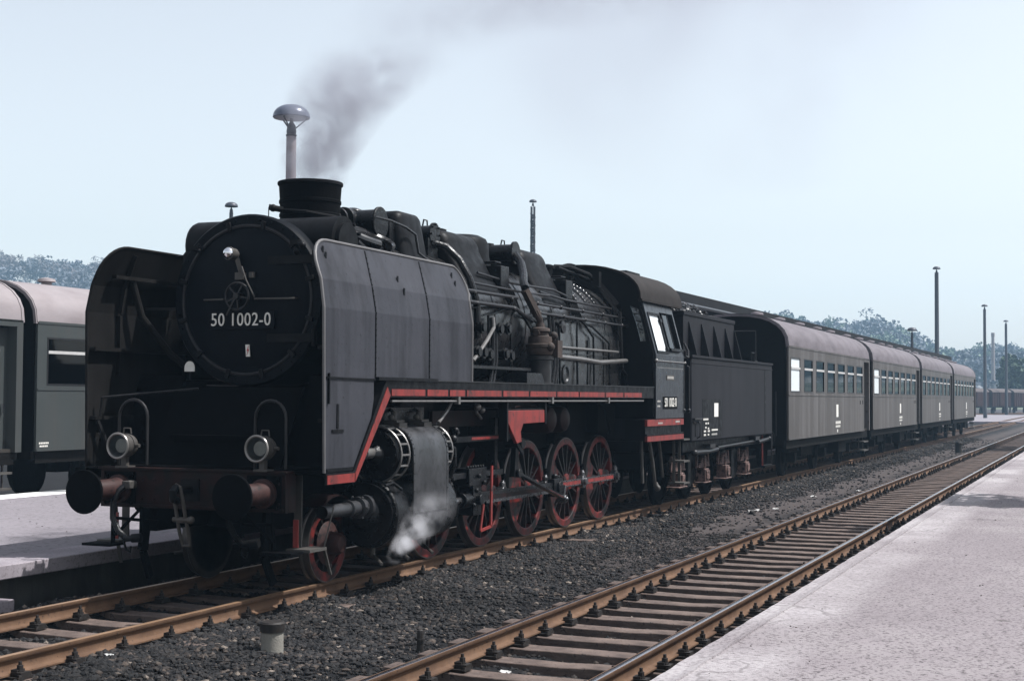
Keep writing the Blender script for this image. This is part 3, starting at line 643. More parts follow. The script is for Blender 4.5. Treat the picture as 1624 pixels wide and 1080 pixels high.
# ================================================================== COACHES
def coach_section(n=14, inset=0., w=1.4, ze=3.33, zt=4.14):
    pts = []
    for i in range(n+1):
        a = PI*i/n; c = math.cos(a); s = math.sin(a)
        pts.append(((w-inset)*math.copysign(abs(c)**.8, c), ze+(zt-ze-inset)*s**.86))
    return pts
def window_hole_side(m, x, th, y0, y1, z0, z1, holes):
    """side wall with openings: holes sorted (ya, yb, za, zb)"""
    a, b = (x-th, x) if x > 0 else (x, x-(-th)); ya = y0
    for (h0, h1, c0, c1) in holes:
        m.box(a, b, ya, h0, z0, z1); m.box(a, b, h0, h1, z0, c0); m.box(a, b, h0, h1, c1, z1); ya = h1
    m.box(a, b, ya, y1, z0, z1)
WIN = [(.28+1.71*i, .28+1.71*i+1.2) for i in range(7)]
def make_coach(paint, roofm, frosted, label, group, marks='row'):
    L = 13.3
    t = empty('passenger_coach', (0, 0, 0), label, 'coach', group)
    body = MB(); holes = [(a, b, 2.19, 3.06) for a, b in WIN]
    DY0, DY1 = 12.18, 13.06
    for x in (1.4, -1.4):
        window_hole_side(body, x, .05, .02, 12.1, 1.0, 3.34, holes)
        body.box(min(x, x-math.copysign(.05, x)), max(x, x-math.copysign(.05, x)), 13.14, L, 1.0, 3.34)
        body.box(min(x, x-math.copysign(.05, x)), max(x, x-math.copysign(.05, x)), 12.1, 13.14, 3.22, 3.34)
        s = math.copysign(1, x)
        body.box(min(x-s*.3, x-s*.05), max(x-s*.3, x-s*.05), 12.06, 12.1, 1.0, 3.34); body.box(min(x-s*.3, x-s*.05), max(x-s*.3, x-s*.05), 13.14, 13.18, 1.0, 3.34)
        body.box(x-.012, x+.012, .03, 12.1, 3.30, 3.345); body.box(x-.008, x+.014, .03, 12.1, 2.10, 2.125); body.box(x-.012, x+.012, .03, 12.1, 1.0, 1.04)
    b = body.build('body', paint, t, smooth=0)
    m = MB(); pts = coach_section(); inner = coach_section(inset=.06)
    m.prism(pts+[(-1.4, 3.30), (-1.34, 3.30)]+inner[::-1]+[(1.34, 3.30), (1.4, 3.30)], 'y', -.03, L+.03)
    rf = m.build('roof', roofm, t)
    m = MB()
    for y in (.02, L-.02): m.sweep([(x, z) for x, z in coach_section(inset=-.012)]+[(x, z) for x, z in coach_section(inset=.03)][::-1], [(0, y-.025, 0), (0, y+.025, 0)]).cut()
    m.build_each('roof_seam', 'dark_pipe' if paint == 'coach_olive' else roofm, rf)
    m = MB()
    for y in (1.6, 4.4, 7.2, 10, 12.4): m.lathe((.25, y, 4.08), (0,0,1), [(0,.1),(.1,.1),(.12,.18),(.17,.16),(.2,.03)], 12).cut()
    m.build_each('vent', roofm, rf)
    # ends
    for e, y in ((0, .0), (1, L)):
        m = MB(); y0, y1 = (y-.0, y+.05) if e == 0 else (y-.05, y)
        m.prism([(1.34, 1.0)]+[(x*.955, z-.03) for x, z in coach_section()]+[(-1.34, 1.0)], 'y', y0, y1); en = m.build('end_wall', 'coach_end', t, smooth=0)
        m = MB(); s = -1 if e == 0 else 1; g0, g1 = sorted((y+s*.002, y+s*.26))
        for q in range(4):
            a = g0+(g1-g0)*q/4; k = .03*(q % 2)
            m.box(-.62+k, -.5, a, a+.06, 1.1, 3.2-k); m.box(.5, .62-k, a, a+.06, 1.1, 3.2-k); m.box(-.5, .5, a, a+.06, 3.02, 3.2-k)
        m.build('gangway_bellows', 'void', en)
        m = MB(); m.tube([(.75, y+s*.09, 1.2), (.75, y+s*.09, 2.6)], .015, 6).cut().tube([(-.75, y+s*.09, 1.2), (-.75, y+s*.09, 2.6)], .015, 6).cut().tube([(1.1, y+s*.05, 1.1), (1.1, y+s*.05, 2.2)], .015, 6); m.build_each('handrail', 'dark_pipe', en)
        for sx in (-1, 1):
            m = MB(); m.lathe((sx*.875, y+s*.0, 1.05), (0, s, 0), [(0,.16),(.04,.16),(.04,.1),(.12,.1),(.12,.2),(.16,.23),(.18,.22),(.19,0)], 18); m.build('buffer', 'underframe', t)
    # windows, both sides
    for x in (1.4, -1.4):
        s = math.copysign(1, x)
        for i, (a, c) in enumerate(WIN):
            m = MB(); X0, X1 = sorted((x+s*.006, x-s*.03))
            m.box(X0, X1, a, a+.03, 2.19, 3.06); m.box(X0, X1, c-.03, c, 2.19, 3.06); m.box(X0, X1, a+.03, c-.03, 2.19, 2.22); m.box(X0, X1, a+.03, c-.03, 3.03, 3.06)
            w = m.build('window', 'dark_pipe', t, smooth=0)
            m = MB(); X0, X1 = sorted((x+s*.012, x-s*.02)); m.box(X0, X1, a+.03, c-.03, 2.765, 2.82); m.build('window_rail', 'frame_metal', w, smooth=0)
            m = MB(); X0, X1 = sorted((x-s*.012, x-s*.018)); m.box(X0, X1, a+.03, c-.03, 2.22, 3.03); m.build('pane', 'frosted' if (frosted and i == 0) else 'glass', w, smooth=0)
        # recessed door
        m = MB(); window_hole_side(m, x-s*.2, .04, 12.1, 13.14, 1.0, 3.2, [(12.3, 12.92, 2.19, 3.06)]); dr = m.build('door', paint, t, smooth=0)
        m = MB(); X0, X1 = sorted((x-s*.215, x-s*.222)); m.box(X0, X1, 12.3, 12.92, 2.19, 3.06); m.build('pane', 'glass', dr, smooth=0)
        m = MB(); X0, X1 = sorted((x-s*.185, x-s*.235)); m.box(X0, X1, 12.3, 12.92, 2.765, 2.82); m.build('window_rail', 'frame_metal', dr, smooth=0)
        m = MB(); m.box(x-s*.17-.02, x-s*.17+.02, 12.98, 13.02, 1.7, 1.86); m.build('handle', 'chrome', dr, smooth=0)
        for y in (11.25, 11.75):
            m = MB(); m.box(x-.008, x+.008, y, y+.07, 1.86, 1.98); m.build('vent_plate', 'void', b, smooth=0)
        # side steps
        m = MB(); X0, X1 = sorted((x-s*.02, x-s*.3)); m.box(X0, X1, 12.15, 13.1, .62, .66); m.box(X0, X1, 12.15, 13.1, .34, .38)
        for y in (12.2, 13.05): m.box(x-s*.2-.015, x-s*.2+.015, y-.015, y+.015, .34, 1.0)
        m.build('step', 'lamp_body', t, smooth=0)
    # lettering in white
    if marks == 'row':
        m = MB(); m.box(1.4, 1.405, 6.85, 7.18, 1.5, 1.86); 
        for q in range(5): m.box(1.4, 1.404, 6.75+q*.17, 6.86+q*.17, 1.3, 1.38); m.box(1.4, 1.404, 6.75+q*.16, 6.85+q*.16, 1.2, 1.26)
        m.box(1.4, 1.404, 7.0, 7.12, 1.06, 1.14); m.build('lettering', 'white_letter', t, smooth=0)
    else:
        m = MB()
        for q in range(6): m.box(1.4, 1.404, .1+q*.045, .133+q*.045, 1.13, 1.16)
        for q in range(5): m.box(1.4, 1.404, .12+q*.045, .153+q*.045, 1.075, 1.105)
        m.build('lettering', 'white_letter', t, smooth=0)
    # underframe and running gear
    m = MB(); m.box(-1.3, 1.3, .15, L-.15, .93, 1.0); m.box(-1.32, -1.22, .1, L-.1, .78, .99); m.box(1.22, 1.32, .1, L-.1, .78, .99); m.box(-1.3, 1.3, .0, .12, .86, 1.15); m.box(-1.3, 1.3, L-.12, L, .86, 1.15)
    m.box(-1.1, -.5, 2.9, 4.3, .45, .93); m.box(.6, 1.15, 8.7, 10.0, .42, .93); m.box(.55, 1.1, 3.1, 4.6, .5, .93); m.cyl((-.9, 7.5, .65), (-.9, 8.9, .65), .2); m.cyl((.7, 4.9, .7), (.7, 6.0, .7), .17)
    m.build('underframe', 'underframe', t, smooth=30)
    m = MB(); m.box(-1.32, 1.32, .1, L-.1, 1.0, 1.06); m.build('floor', 'interior', t)
    m = MB()
    for k in range(8):
        for q in (-1, 1): m.box(q*.4 if q > 0 else -1.3, 1.3 if q > 0 else -.4, .25+k*1.71-.06, .25+k*1.71+.0, 1.06, 2.35)
    m.build('seat', 'interior', t)
    for y in (2.3, L/2, L-2.3):
        a = None
        for sx in (-1, 1):
            m = MB(); m.lathe((sx*.68, y, .48), (sx, 0, 0), [(0,.5),(.03,.5),(.035,.48),(.13,.475),(.13,.4),(.09,.38),(.09,.16),(.16,.14),(.16,0)], 24)
            w = m.build('wheel', 'underframe', t)
            m = MB(); m.box(sx*1.02-.1, sx*1.02+.1, y-.13, y+.13, .36, .62)
            for q in range(4): m.bar((sx*1.02, y-.62+q*.08, .66+q*.03), (sx*1.02, y+.62-q*.08, .66+q*.03), .09, .025)
            m.box(sx*1.02-.05, sx*1.02+.05, y-.66, y-.6, .64, .85); m.box(sx*1.02-.05, sx*1.02+.05, y+.6, y+.66, .64, .85); m.build('axlebox', 'underframe', w)
    return t
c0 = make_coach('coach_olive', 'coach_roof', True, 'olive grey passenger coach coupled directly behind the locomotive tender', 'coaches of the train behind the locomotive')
c0.location = (0, 23.95, 0)
for i, lab in enumerate(['second olive grey coach from the tender, with a white frosted end window', 'third olive grey coach of the train, below the far end of the canopy', 'last olive grey coach at the far end of the train']):
    c = copy_tree(c0); c.location = (0, 23.95+14*(i+1), 0); c['label'] = lab
    if i > 0:
        for w in kids(c):
            if w.name.startswith('window') and w.data.vertices[0].co.y < 1.5:
                for q in kids(w):
                    if q.name.startswith('pane'): 
                        q.data = q.data.copy(); q.data.materials[0] = MATS['glass']
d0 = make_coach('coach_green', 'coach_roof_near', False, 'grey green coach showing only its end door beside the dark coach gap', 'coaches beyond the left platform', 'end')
d0.location = (-10.55, -4.6, 0)
d1 = copy_tree(d0); d1.location = (-10.55, 9.06, 0); d1['label'] = 'grey green coach with a large window, standing beside the far smoke deflector'

# ------------------------------------------------------------------ freight wagons far off
def make_wagon():
    t = empty('freight_wagon', (0, 0, 0), 'x', 'freight wagon', 'covered freight wagons in the distance')
    m = MB(); m.box(-1.35, 1.35, -4.4, 4.4, 1.15, 3.2); b = m.build('body', 'wagon_red', t, smooth=0)
    m = MB()
    for k in range(9):
        for x in (-1.37, 1.37): m.box(x-.035, x+.035, -4.4+k*1.09, -4.32+k*1.09, 1.1, 3.2)
    for k in range(4):
        for y in (-4.42, 4.42): m.box(-1.3+k*.82, -1.22+k*.82, y-.035, y+.035, 1.1, 3.4)
    m.build('rib', 'wagon_red', b, smooth=0)
    m = MB(); m.box(1.385, 1.43, -.95, .95, 1.2, 3.1); m.box(-1.43, -1.385, -.95, .95, 1.2, 3.1); m.build('door', 'wagon_red', t, smooth=0)
    m = MB(); pts = [(1.42*math.cos(a), 3.18+.6*math.sin(a)) for a in np.linspace(0, PI, 12)]; m.prism(pts, 'y', -4.5, 4.5); m.build('roof', 'wagon_roof', t)
    m = MB(); m.box(-1.3, 1.3, -4.5, 4.5, .95, 1.14)
    for y in (-2.6, 2.6):
        for x in (-.75, .75): m.cyl((x-.06, y, .48), (x+.06, y, .48), .5)
        m.box(.9, 1.1, y-.6, y+.6, .4, .95)
    for y in (-4.5, 4.5):
        for x in (-.875, .875): m.cyl((x, y, 1.05), (x, y+math.copysign(.5, y), 1.05), .12)
    m.build('underframe', 'underframe', t, smooth=30); return t
w0 = make_wagon(); labs = ['nearest red brown covered wagon, half hidden behind the last coach', 'middle red brown covered wagon between the two tall mast lamps', 'red brown covered wagon behind the thinnest farthest mast lamp', 'red brown covered wagon furthest along the distant row']
for i in range(3):
    o = w0 if i == 0 else copy_tree(w0); s = i*10.4; o['label'] = labs[i]
    o.location = (-9.6+s*.235, 206+s*.972, -.1); o.rotation_euler.z = -math.atan2(.235, .972)
m = MB()
for q in (-.75, .75): m.bar((-14+q, 187, -.08), (10+q, 286, -.08), .07, .15)
tr = m.build('rail', 'rail_side'); tt = empty('railway_track', (-9.6, 206, -.2), 'distant siding track under the freight wagons', 'railway track', 'tracks of the station'); tr.parent = tt; tr.location = (9.6, -206, .2)
# ================================================================== LOCOMOTIVE
loco = empty('steam_locomotive', (0, 6.5, 0), 'black steam locomotive with large smoke deflectors and red wheels, numbered 50 1002-0', 'steam locomotive')
ZC = 3.07
YL = 2.03
YW = [YL+2.6+1.65*i for i in range(5)]
def P_(mb, name, m, parent=None, **k): return mb.build(name, m, parent or loco, **k)

# ---- frame and front end
m = MB()
for x in (-.5, .5):
    m.box(x-.045, x+.045, .66, 12.1, .62, 1.22)
m.box(-.46, .46, 1.6, 1.75, .6, 1.2); m.box(-.46, .46, 3.0, 3.2, .6, 1.2); m.box(-.46, .46, 6.2, 6.3, .6, 1.2); m.box(-.46, .46, 9.0, 9.1, .6, 1.2); m.box(-.46, .46, 11.8, 12.0, .6, 1.2)
m.box(-.6, .6, 2.55, 3.85, 1.2, 2.3); m.box(-.75, .75, 9.2, 11.8, 1.3, 2.3)
m.box(-.55,.55,1.75,2.55,1.1,1.22)
m.box(-.62, .62, 3.86, 9.2, 1.25, 2.28); frame = P_(m, 'frame', 'soot')
m = MB(); m.box(-1.12, 1.12, .6, .66, .86, 1.25); m.box(-1.14, 1.14, .575, .74, 1.251, 1.275); m.box(-1.12, -1.105, .66, .8, .86, 1.25); m.box(1.105, 1.12, .66, .8, .86, 1.25); m.box(-1.1, 1.1, .585, .6, .87, .9)
for x in (-.6, -.45, .45, .6, -1.05, 1.05): 
    for z in (.95, 1.15): m.lathe((x, .6, z), (0,-1,0), [(0,.018),(.012,.016)], 6)
beam = P_(m, 'buffer_beam', 'red_dark', bevel=.004)
m = MB(); m.box(-1.455, 1.455, .78, 1.4, 1.235, 1.25); m.box(-1.1, 1.1, .74, 1.5, 1.276, 1.29)
m.prism([(1.02, 1.29), (1.05, 1.29), (1.5, 2.12), (1.47, 2.12)], 'x', -.8, .8); m.box(-.55, .55, .98, 1.14, 1.58, 1.61); m.box(-.6, .6, 1.15, 1.25, 1.29, 1.6)
m.prism([(1.30, 1.29), (1.34, 1.29), (1.66, 2.25), (1.62, 2.25)], 'x', -1.4, -.8); m.prism([(1.30, 1.29), (1.34, 1.29), (1.66, 2.25), (1.62, 2.25)], 'x', .8, 1.4)
P_(m, 'front_deck', 'soot')
for x in (-.875, .875):
    m = MB(); m.lathe((x, .6, 1.05), (0,-1,0), [(0,.15),(.05,.148),(.06,.12),(.11,.112),(.42,.106),(.43,.098),(.5,.095)], 28); b = P_(m, 'buffer', 'red_pink', smooth=40)
    m = MB(); m.lathe((x, .12, 1.05), (0,-1,0), [(0,.08),(.03,.1),(.07,.2),(.085,.222),(.105,.225),(.115,.218),(.125,.17),(.13,.09),(.131,0)], 36); m.build('buffer_head', 'soot', b, smooth=40)
    m = MB(); m.box(x-.2, x+.2, .592, .6, .87, 1.23)
    for sx in (-.16, .16):
        for z in (.91, 1.19): m.lathe((x+sx, .59, z), (0,-1,0), [(0,.025),(.02,.025),(.02,.014),(.035,.012)], 6)
    m.build('buffer_plate', 'soot', b)
# draw hook and screw coupling
m = MB(); m.box(-.11, .11, .58, .6, .95, 1.17); m.tube([(0,.6,1.06),(0,.42,1.06),(0,.34,1.1),(0,.29,1.06),(0,.3,.98),(0,.37,.97)], .04, 10); hk = P_(m, 'draw_hook', 'loco_black')
m = MB(); m.tube([(-.04,.36,1.1),(-.05,.4,.95),(-.05,.44,.8),(-.03,.45,.75),(.03,.45,.75),(.05,.44,.8),(.05,.4,.95),(.04,.36,1.1),(0,.345,1.125),(-.04,.36,1.1)], .02, 8); m.cyl((-.1,.45,.77), (.1,.45,.77), .026); m.tube([(-.05,.45,.77),(-.055,.5,.62),(-.04,.54,.5),(.04,.54,.5),(.055,.5,.62),(.05,.45,.77)], .019, 8); m.ball((.11,.45,.77), .04)
m.build('screw_coupling', 'lamp_body', hk)
# brake hoses
for sx in (-1, 1):
    m = MB(); x = sx*.7+.0; m.cyl((x,.6,1.1), (x,.5,1.1), .045); m.box(x-.05, x+.05, .46, .54, 1.06, 1.14); P_(m, 'hose_cock', 'lamp_body', bevel=.008)
    pts = [(x-.02,.5,1.1),(x-.06,.42,1.04),(x-.1,.39,.92),(x-.1,.39,.76),(x-.03,.39,.63),(x+.06,.4,.56),(x+.15,.43,.56)]
    m = MB(); m.tube([tuple(Vector(pts[i]).lerp(Vector(pts[i+1]), t)) for i in range(len(pts)-1) for t in (0, .5)]+[pts[-1]], .032, 10); h = P_(m, 'brake_hose', 'grease_black' if sx < 0 else 'void')
    m = MB(); m.cyl((x+.12,.42,.56), (x+.22,.44,.57), .045); m.tube([(x+.02,.42,.52),(x+.04,.43,.44),(x+.09,.43,.42),(x+.1,.43,.48)], .012, 6); m.build('hose_coupling', 'loco_black' if sx < 0 else 'void', h)
    # steps under the beam
    m = MB(); x = sx*.97
    m.bar((x,.62,.88), (x,.62,.46), .05, .02); m.bar((sx*.6,.62,.88), (sx*.6,.62,.6), .07, .03); m.bar((sx*.62,.63,.86), (x-.02*sx,.63,.56), .04, .02); m.bar((x,.64,.74), (sx*.42,.64,.72), .03, .03)
    m.box(min(sx*.9, sx*1.26), max(sx*.9, sx*1.26), .48, .72, .455, .48); P_(m, 'front_step', 'soot')
    # guard irons
    m = MB(); m.bar((sx*.74,.9,.9), (sx*.74,.82,.4), .05, .12); m.bar((sx*.74,.82,.4), (sx*.76,.98,.1), .045, .08); P_(m, 'guard_iron', 'soot')
    # side step in front of the leading wheel
    m = MB(); m.box(min(sx*1.02, sx*1.3), max(sx*1.02, sx*1.3), .78, 1.12, .46, .49); m.bar((sx*1.06,.95,.49), (sx*1.06,.95,1.24), .015, .09); m.bar((sx*1.28,1.1,.49), (sx*1.36,1.15,.9), .05, .012); m.bar((sx*1.28,1.1,.47), (sx*1.3,1.2,.2), .04, .012)
    P_(m, 'side_step', 'lamp_body'); 
    m = MB(); m.bar((sx*1.1,.84,.5), (sx*1.1,.84,.78), .012, .06); P_(m, 'step_stay', 'red')
    # lamp and hand loop
    x = sx*.84
    m = MB(); m.tube([(x-.18,.76,1.27)]+[(x-.18*math.cos(a), .76, 1.8+.18*math.sin(a)) for a in np.linspace(0, PI, 11)]+[(x+.18,.76,1.27)], .016, 8); P_(m, 'hand_loop', 'dark_pipe')
    m = MB(); m.lathe((x,.74,1.5), (0,-1,0), [(0,.05),(.02,.1),(.05,.115),(.1,.118),(.1,.126),(.12,.126),(.12,.118),(.24,.122),(.24,.112),(.07,.108),(.06,0)], 28); m.box(x-.03, x+.03, .6, .66, 1.27, 1.4); m.box(x-.08, x+.08, .57, .7, 1.27, 1.29)
    m.tube([(x-.05,.66,1.62),(x-.04,.66,1.68),(x+.04,.66,1.68),(x+.05,.66,1.62)], .008, 6); m.cyl((x+.12,.64,1.5), (x+.17,.64,1.5), .02); lp = P_(m, 'headlamp', 'lamp_body')
    m = MB(); m.ring((x,.5,1.5), (0,1,0), .128, .012, 32, 8); m.build('lamp_rim', 'lamp_rim', lp)
    m = MB(); m.lathe((x,.58,1.5), (0,-1,0), [(-.03,.02),(-.02,.045),(.0,.065),(.02,.072)], 28); m.build('reflector', 'lamp_rim', lp, normals=False)
    m = MB(); m.lathe((x,.515,1.5), (0,-1,0), [(0,.124),(.004,.124)], 28); m.build('lens', 'lamp_glass', lp)
    m = MB(); m.ball((x,.6,1.5), .028); m.build('bulb', 'bright_white', lp)

# ---- smokebox
m = MB(); m.lathe((0,1.68,ZC), (0,1,0), [(0,.9),(0,.925),(.05,.935),(2.1,.935),(2.12,.92),(2.3,.92)], 64)
sb = P_(m, 'smokebox', 'smokebox_black')
m = MB(); m.lathe((0,1.6,ZC), (0,1,0), [(0,.8),(-.005,.86),(.0,.925),(.03,.945),(.09,.945),(.1,.9)], 64);
for k in range(36):
    a = 2*PI*k/36; m.lathe((.885*math.sin(a),1.6,ZC+.885*math.cos(a)), (0,-1,0), [(0,.016),(.012,.014)], 6)
m.build('front_ring', 'smokebox_black', sb)
m = MB(); m.ring((0,1.6,ZC), (0,1,0), .815, .02, 64, 8); m.build('door_joint', 'dark_pipe', sb)
door_y = lambda r: 1.5+.10*(r/.8)**2
m = MB(); m.lathe((0,0,ZC), (0,1,0), [(door_y(0),0)]+[(door_y(r), r) for r in np.linspace(.05, .76, 12)]+[(1.61,.8),(1.62,.8)], 64); door = P_(m, 'smokebox_door', 'smokebox_black')
m = MB(); m.ring((0,1.41,ZC+.03), (0,1,0), .145, .013, 32, 8); m.cyl((0,1.5,ZC+.03), (0,1.38,ZC+.03), .035)
for k in range(5): 
    a = 2*PI*k/5+.5; m.bar((0,1.41,ZC+.03), (.145*math.sin(a),1.41,ZC+.03+.145*math.cos(a)), .016, .016, (0,1,0))
m.bar((0,1.39,ZC+.03), (-.11,1.38,ZC-.18), .02, .02); m.build('handwheel', 'dark_pipe', door)
m = MB()
for x0, x1 in ((-.46,-.2),(.2,.66)):
    m.tube([(x0,door_y(abs(x0)),ZC+.0),(x0,door_y(abs(x0))-.06,ZC+.0),(x1,door_y(abs(x1))-.06,ZC),(x1,door_y(abs(x1)),ZC)], .011, 6).cut()
m.tube([(.05,1.42,ZC+.35),(.12,1.4,ZC+.2),(.2,1.44,ZC+.02)], .009, 6)
m.build_each('door_rail', 'lamp_body', door)
m = MB()
for z in (.42, -.42):
    m.box(.3, .86, 1.535, 1.57, ZC+z-.045, ZC+z+.045); m.cyl((.87,1.56,ZC+z-.09), (.87,1.56,ZC+z+.09), .03).cut()
m.box(.6, .7, 1.5, 1.57, ZC+.58, ZC+.63); m.ball((.66,1.53,ZC+.5), .035); m.ball((.72,1.55,ZC+.57), .04); m.cut(); m.box(-.72, -.6, 1.52, 1.58, ZC+.56, ZC+.6); m.ball((-.58,1.54,ZC+.55), .025)
m.build_each('hinge', 'loco_black', door)
for k in range(12):
    a = 2*PI*k/12+.26; m = MB(); m.bar((.78*math.sin(a),1.58,ZC+.78*math.cos(a)), (.88*math.sin(a),1.575,ZC+.88*math.cos(a)), .05, .03, (0,1,0)); m.build('door_clamp', 'loco_black', door, bevel=.006)
# number plate
m = MB(); m.box(-.42, .42, 1.492, 1.506, 2.745, 2.945); npl = m.build('number_plate', 'smokebox_black', door, bevel=.004)
m = text('50 1002-0', .2, font_w=.88, extr=.005); letters_on(m, (0,1.488,2.845), (1,0,0), (0,0,1)); m.build('number', 'white_letter', npl, smooth=0)
m = MB(); m.prism([(.05,2.45),(.10,2.45),(.09,2.58),(.04,2.58)], 'y', 1.525, 1.535); fl = m.build('warning_sign', 'white_letter', door, smooth=0)
m = MB(); m.prism([(.082,2.57),(.06,2.51),(.076,2.515),(.058,2.46),(.09,2.53),(.074,2.525)], 'y', 1.519, 1.524); m.build('lightning_mark', 'flash_red', fl, smooth=0)
m = MB(); m.prism([(-.7+.065, 2.29)]+[(-.7+.065*math.cos(a), 2.33+.075*math.sin(a)) for a in np.linspace(0, PI, 10)]+[(-.7-.065, 2.29)], 'y', 1.56, 1.57); m.build('half_round_plate', 'white_letter', sb, smooth=0)
m = MB(); m.bar((-.7,1.585,2.2), (-.7,1.585,2.36), .03, .02); m.bar((-.7,1.585,2.33), (-.62,1.7,2.5), .02, .02); m.build('plate_bracket', 'loco_black', sb)
# top lamp on the door
m = MB(); m.lathe((-.07,1.44,3.56), (-.25,-1,.05), [(-.06,.03),(-.02,.06),(.05,.066),(.06,.074),(.075,.074)], 20); m.bar((-.05,1.47,3.53), (0,1.5,3.33), .05, .05); m.box(-.05,.06,1.44,1.5,3.28,3.36); m.box(.12,.17,1.45,1.5,3.3,3.36); tl = P_(m, 'top_lamp', 'lamp_body')
m = MB(); m.lathe((-.07,1.44,3.56), (-.25,-1,.05), [(.074,.066),(.10,.058),(.125,.03),(.13,0)], 20); m.build('lamp_glass', 'chrome', tl)
# feed water heater across the smokebox top
m = MB(); m.cyl((-.93,2.1,3.72), (.93,2.1,3.72), .29, n=28); m.lathe((-.93,2.1,3.72), (-1,0,0), [(0,.29),(.03,.28),(.05,.2),(.08,.08),(.08,0)], 24); m.cyl((.93,2.1,3.72), (.98,2.1,3.72), .22, n=20)
for k in range(10):
    a = 2*PI*k/10
    for s in (-1, 1): m.cyl((s*.92,2.2+.24*math.cos(a),3.7+.24*math.sin(a)), (s*.97,2.2+.24*math.cos(a),3.7+.24*math.sin(a)), .02, n=6)
m.tube([(-.8,1.9,3.8),(-.95,1.85,3.6),(-.96,1.9,3.2)], .05); m.tube([(.85,2.5,3.75),(.95,2.7,3.6),(.98,2.9,3.2),(.98,3.0,2.5)], .06)
P_(m, 'feedwater_heater', 'loco_black')
# chimney
m = MB(); m.lathe((0,2.95,3.86), (0,0,1), [(0,.52),(.06,.44),(.13,.385),(.2,.358),(.26,.352),(.27,.362),(.3,.362),(.31,.352),(.42,.356),(.43,.366),(.46,.366),(.47,.357),(.58,.364),(.635,.368),(.645,.384),(.67,.386),(.68,.38),(.68,.34),(.2,.28),(.15,0)], 48)
ch = P_(m, 'chimney', 'soot')
m = MB(); m.tube([(-.1,2.5,4.17),(.2,2.52,4.14),(.42,2.75,4.1),(.45,3.1,4.08)], .02, 8); m.tube([(-.1,2.5,4.17),(-.24,2.42,4.2)], .035, 8); m.ball((-.2,2.45,4.19), .045); m.tube([(-.24,2.42,4.19),(-.24,2.42,3.9)], .006, 6); m.build('chimney_rod', 'loco_black', ch)

# ---- boiler barrel and firebox
m = MB(); m.lathe((0,3.9,ZC), (0,1,0), [(0,.9),(8.2,.9)], 64); boiler = P_(m, 'boiler', 'boiler_black')
m = MB()
for y in (4.1, 5.25, 6.45, 7.6, 8.75, 9.95, 11.2): m.lathe((0,y,ZC), (0,1,0), [(0,.9),(.003,.909),(.06,.909),(.063,.9)], 64).cut()
m.build_each('boiler_band', 'boiler_black', boiler)
m = MB(); m.prism([(.93,2.1),(.945,2.5),(.925,3.0),(.902,3.1),(.86,3.3),(-.86,3.3),(-.902,3.1),(-.925,3.0),(-.945,2.5),(-.93,2.1)], 'y', 8.85, 11.95)
m.box(.935,.96,8.9,11.9,2.7,2.715); m.box(.93,.957,10.2,10.22,2.1,2.95); m.box(.93,.957,11.0,11.02,2.1,2.95)
fb = P_(m, 'firebox', 'boiler_black', smooth=25)
m = MB()
for q, y in enumerate((9.75, 10.2, 10.65, 11.1)):
    a = R(58); r = .915
    for k in range(9):
        b = R(70-k*4.2); m.ball((r*math.cos(b)-.012, y+.0, ZC+r*math.sin(b)-.012), .055-.004*abs(k-3), 10)
    m.cut()
m.build_each('washout_cover', 'boiler_black', fb)
m = MB(); m.lathe((.93,9.15,2.38), (1,0,0), [(0,.15),(.03,.15),(.035,.12),(.012,.1),(.01,0)], 28); m.build('washout_plug', 'dark_pipe', fb)
m = MB(); m.lathe((.88,8.98,3.1), (1,0,.1), [(0,.06),(.06,.06),(.06,.1),(.1,.1),(.11,.05),(.13,0)], 18); m.build('check_valve', 'dark_pipe', boiler)

# ---- fittings on top of the boiler
def saddle(y0, y1, top, wb, wt, zb, rr=.14, n=6):
    """rounded box straddling the boiler"""
    prof = [(wb, zb)]
    for k in range(n+1):
        a = PI/2*k/n; prof.append((wt-rr+rr*math.cos(a), top-rr+rr*math.sin(a)))
    full = prof+[(-x, z) for x, z in prof[::-1]]
    m = MB(); path = []; ny = 5; vs = []; rows = []
    for k in range(ny+1):
        a = PI/2*(1-k/ny); rows.append((y0+.12*(1-math.cos(a)) if False else y0+.12-.12*math.sin(a), 1-.0, .10*(1-math.cos(a))*0+.12*(1-math.cos(PI/2-(PI/2)*(1-k/ny)) ) ))
    ys = [(y0, .10), (y0+.02, .05), (y0+.06, .018), (y0+.13, 0), (y1-.13, 0), (y1-.06, .018), (y1-.02, .05), (y1, .10)]
    nn = len(full)
    for y, d in ys:
        for x, z in full:
            f = (z-zb)/(top-zb); vs.append((x-math.copysign(d*.8, x) if abs(x) > .01 else x, y, z-d*f))
    fs = []
    for k in range(len(ys)-1):
        for i in range(nn-1): fs.append((k*nn+i, k*nn+i+1, (k+1)*nn+i+1, (k+1)*nn+i))
    fs.append(tuple(range(nn))); fs.append(tuple(range((len(ys)-1)*nn, len(ys)*nn))[::-1])
    m.add(vs, fs); return m
m = saddle(4.36, 5.08, 4.38, .6, .46, 3.6, .1); P_(m, 'sandbox', 'loco_black')
m = saddle(5.72, 6.88, 4.29, .84, .5, 3.45, .2); s1 = P_(m, 'sandbox', 'loco_black')
m = MB(); m.lathe((0,7.25,3.85), (0,0,1), [(0,.47),(.2,.43),(.38,.42),(.46,.38),(.51,.28),(.53,0)], 40); P_(m, 'steam_dome', 'loco_black')
m = saddle(8.5, 9.55, 4.30, .84, .5, 3.45, .2); s2 = P_(m, 'sandbox', 'loco_black')
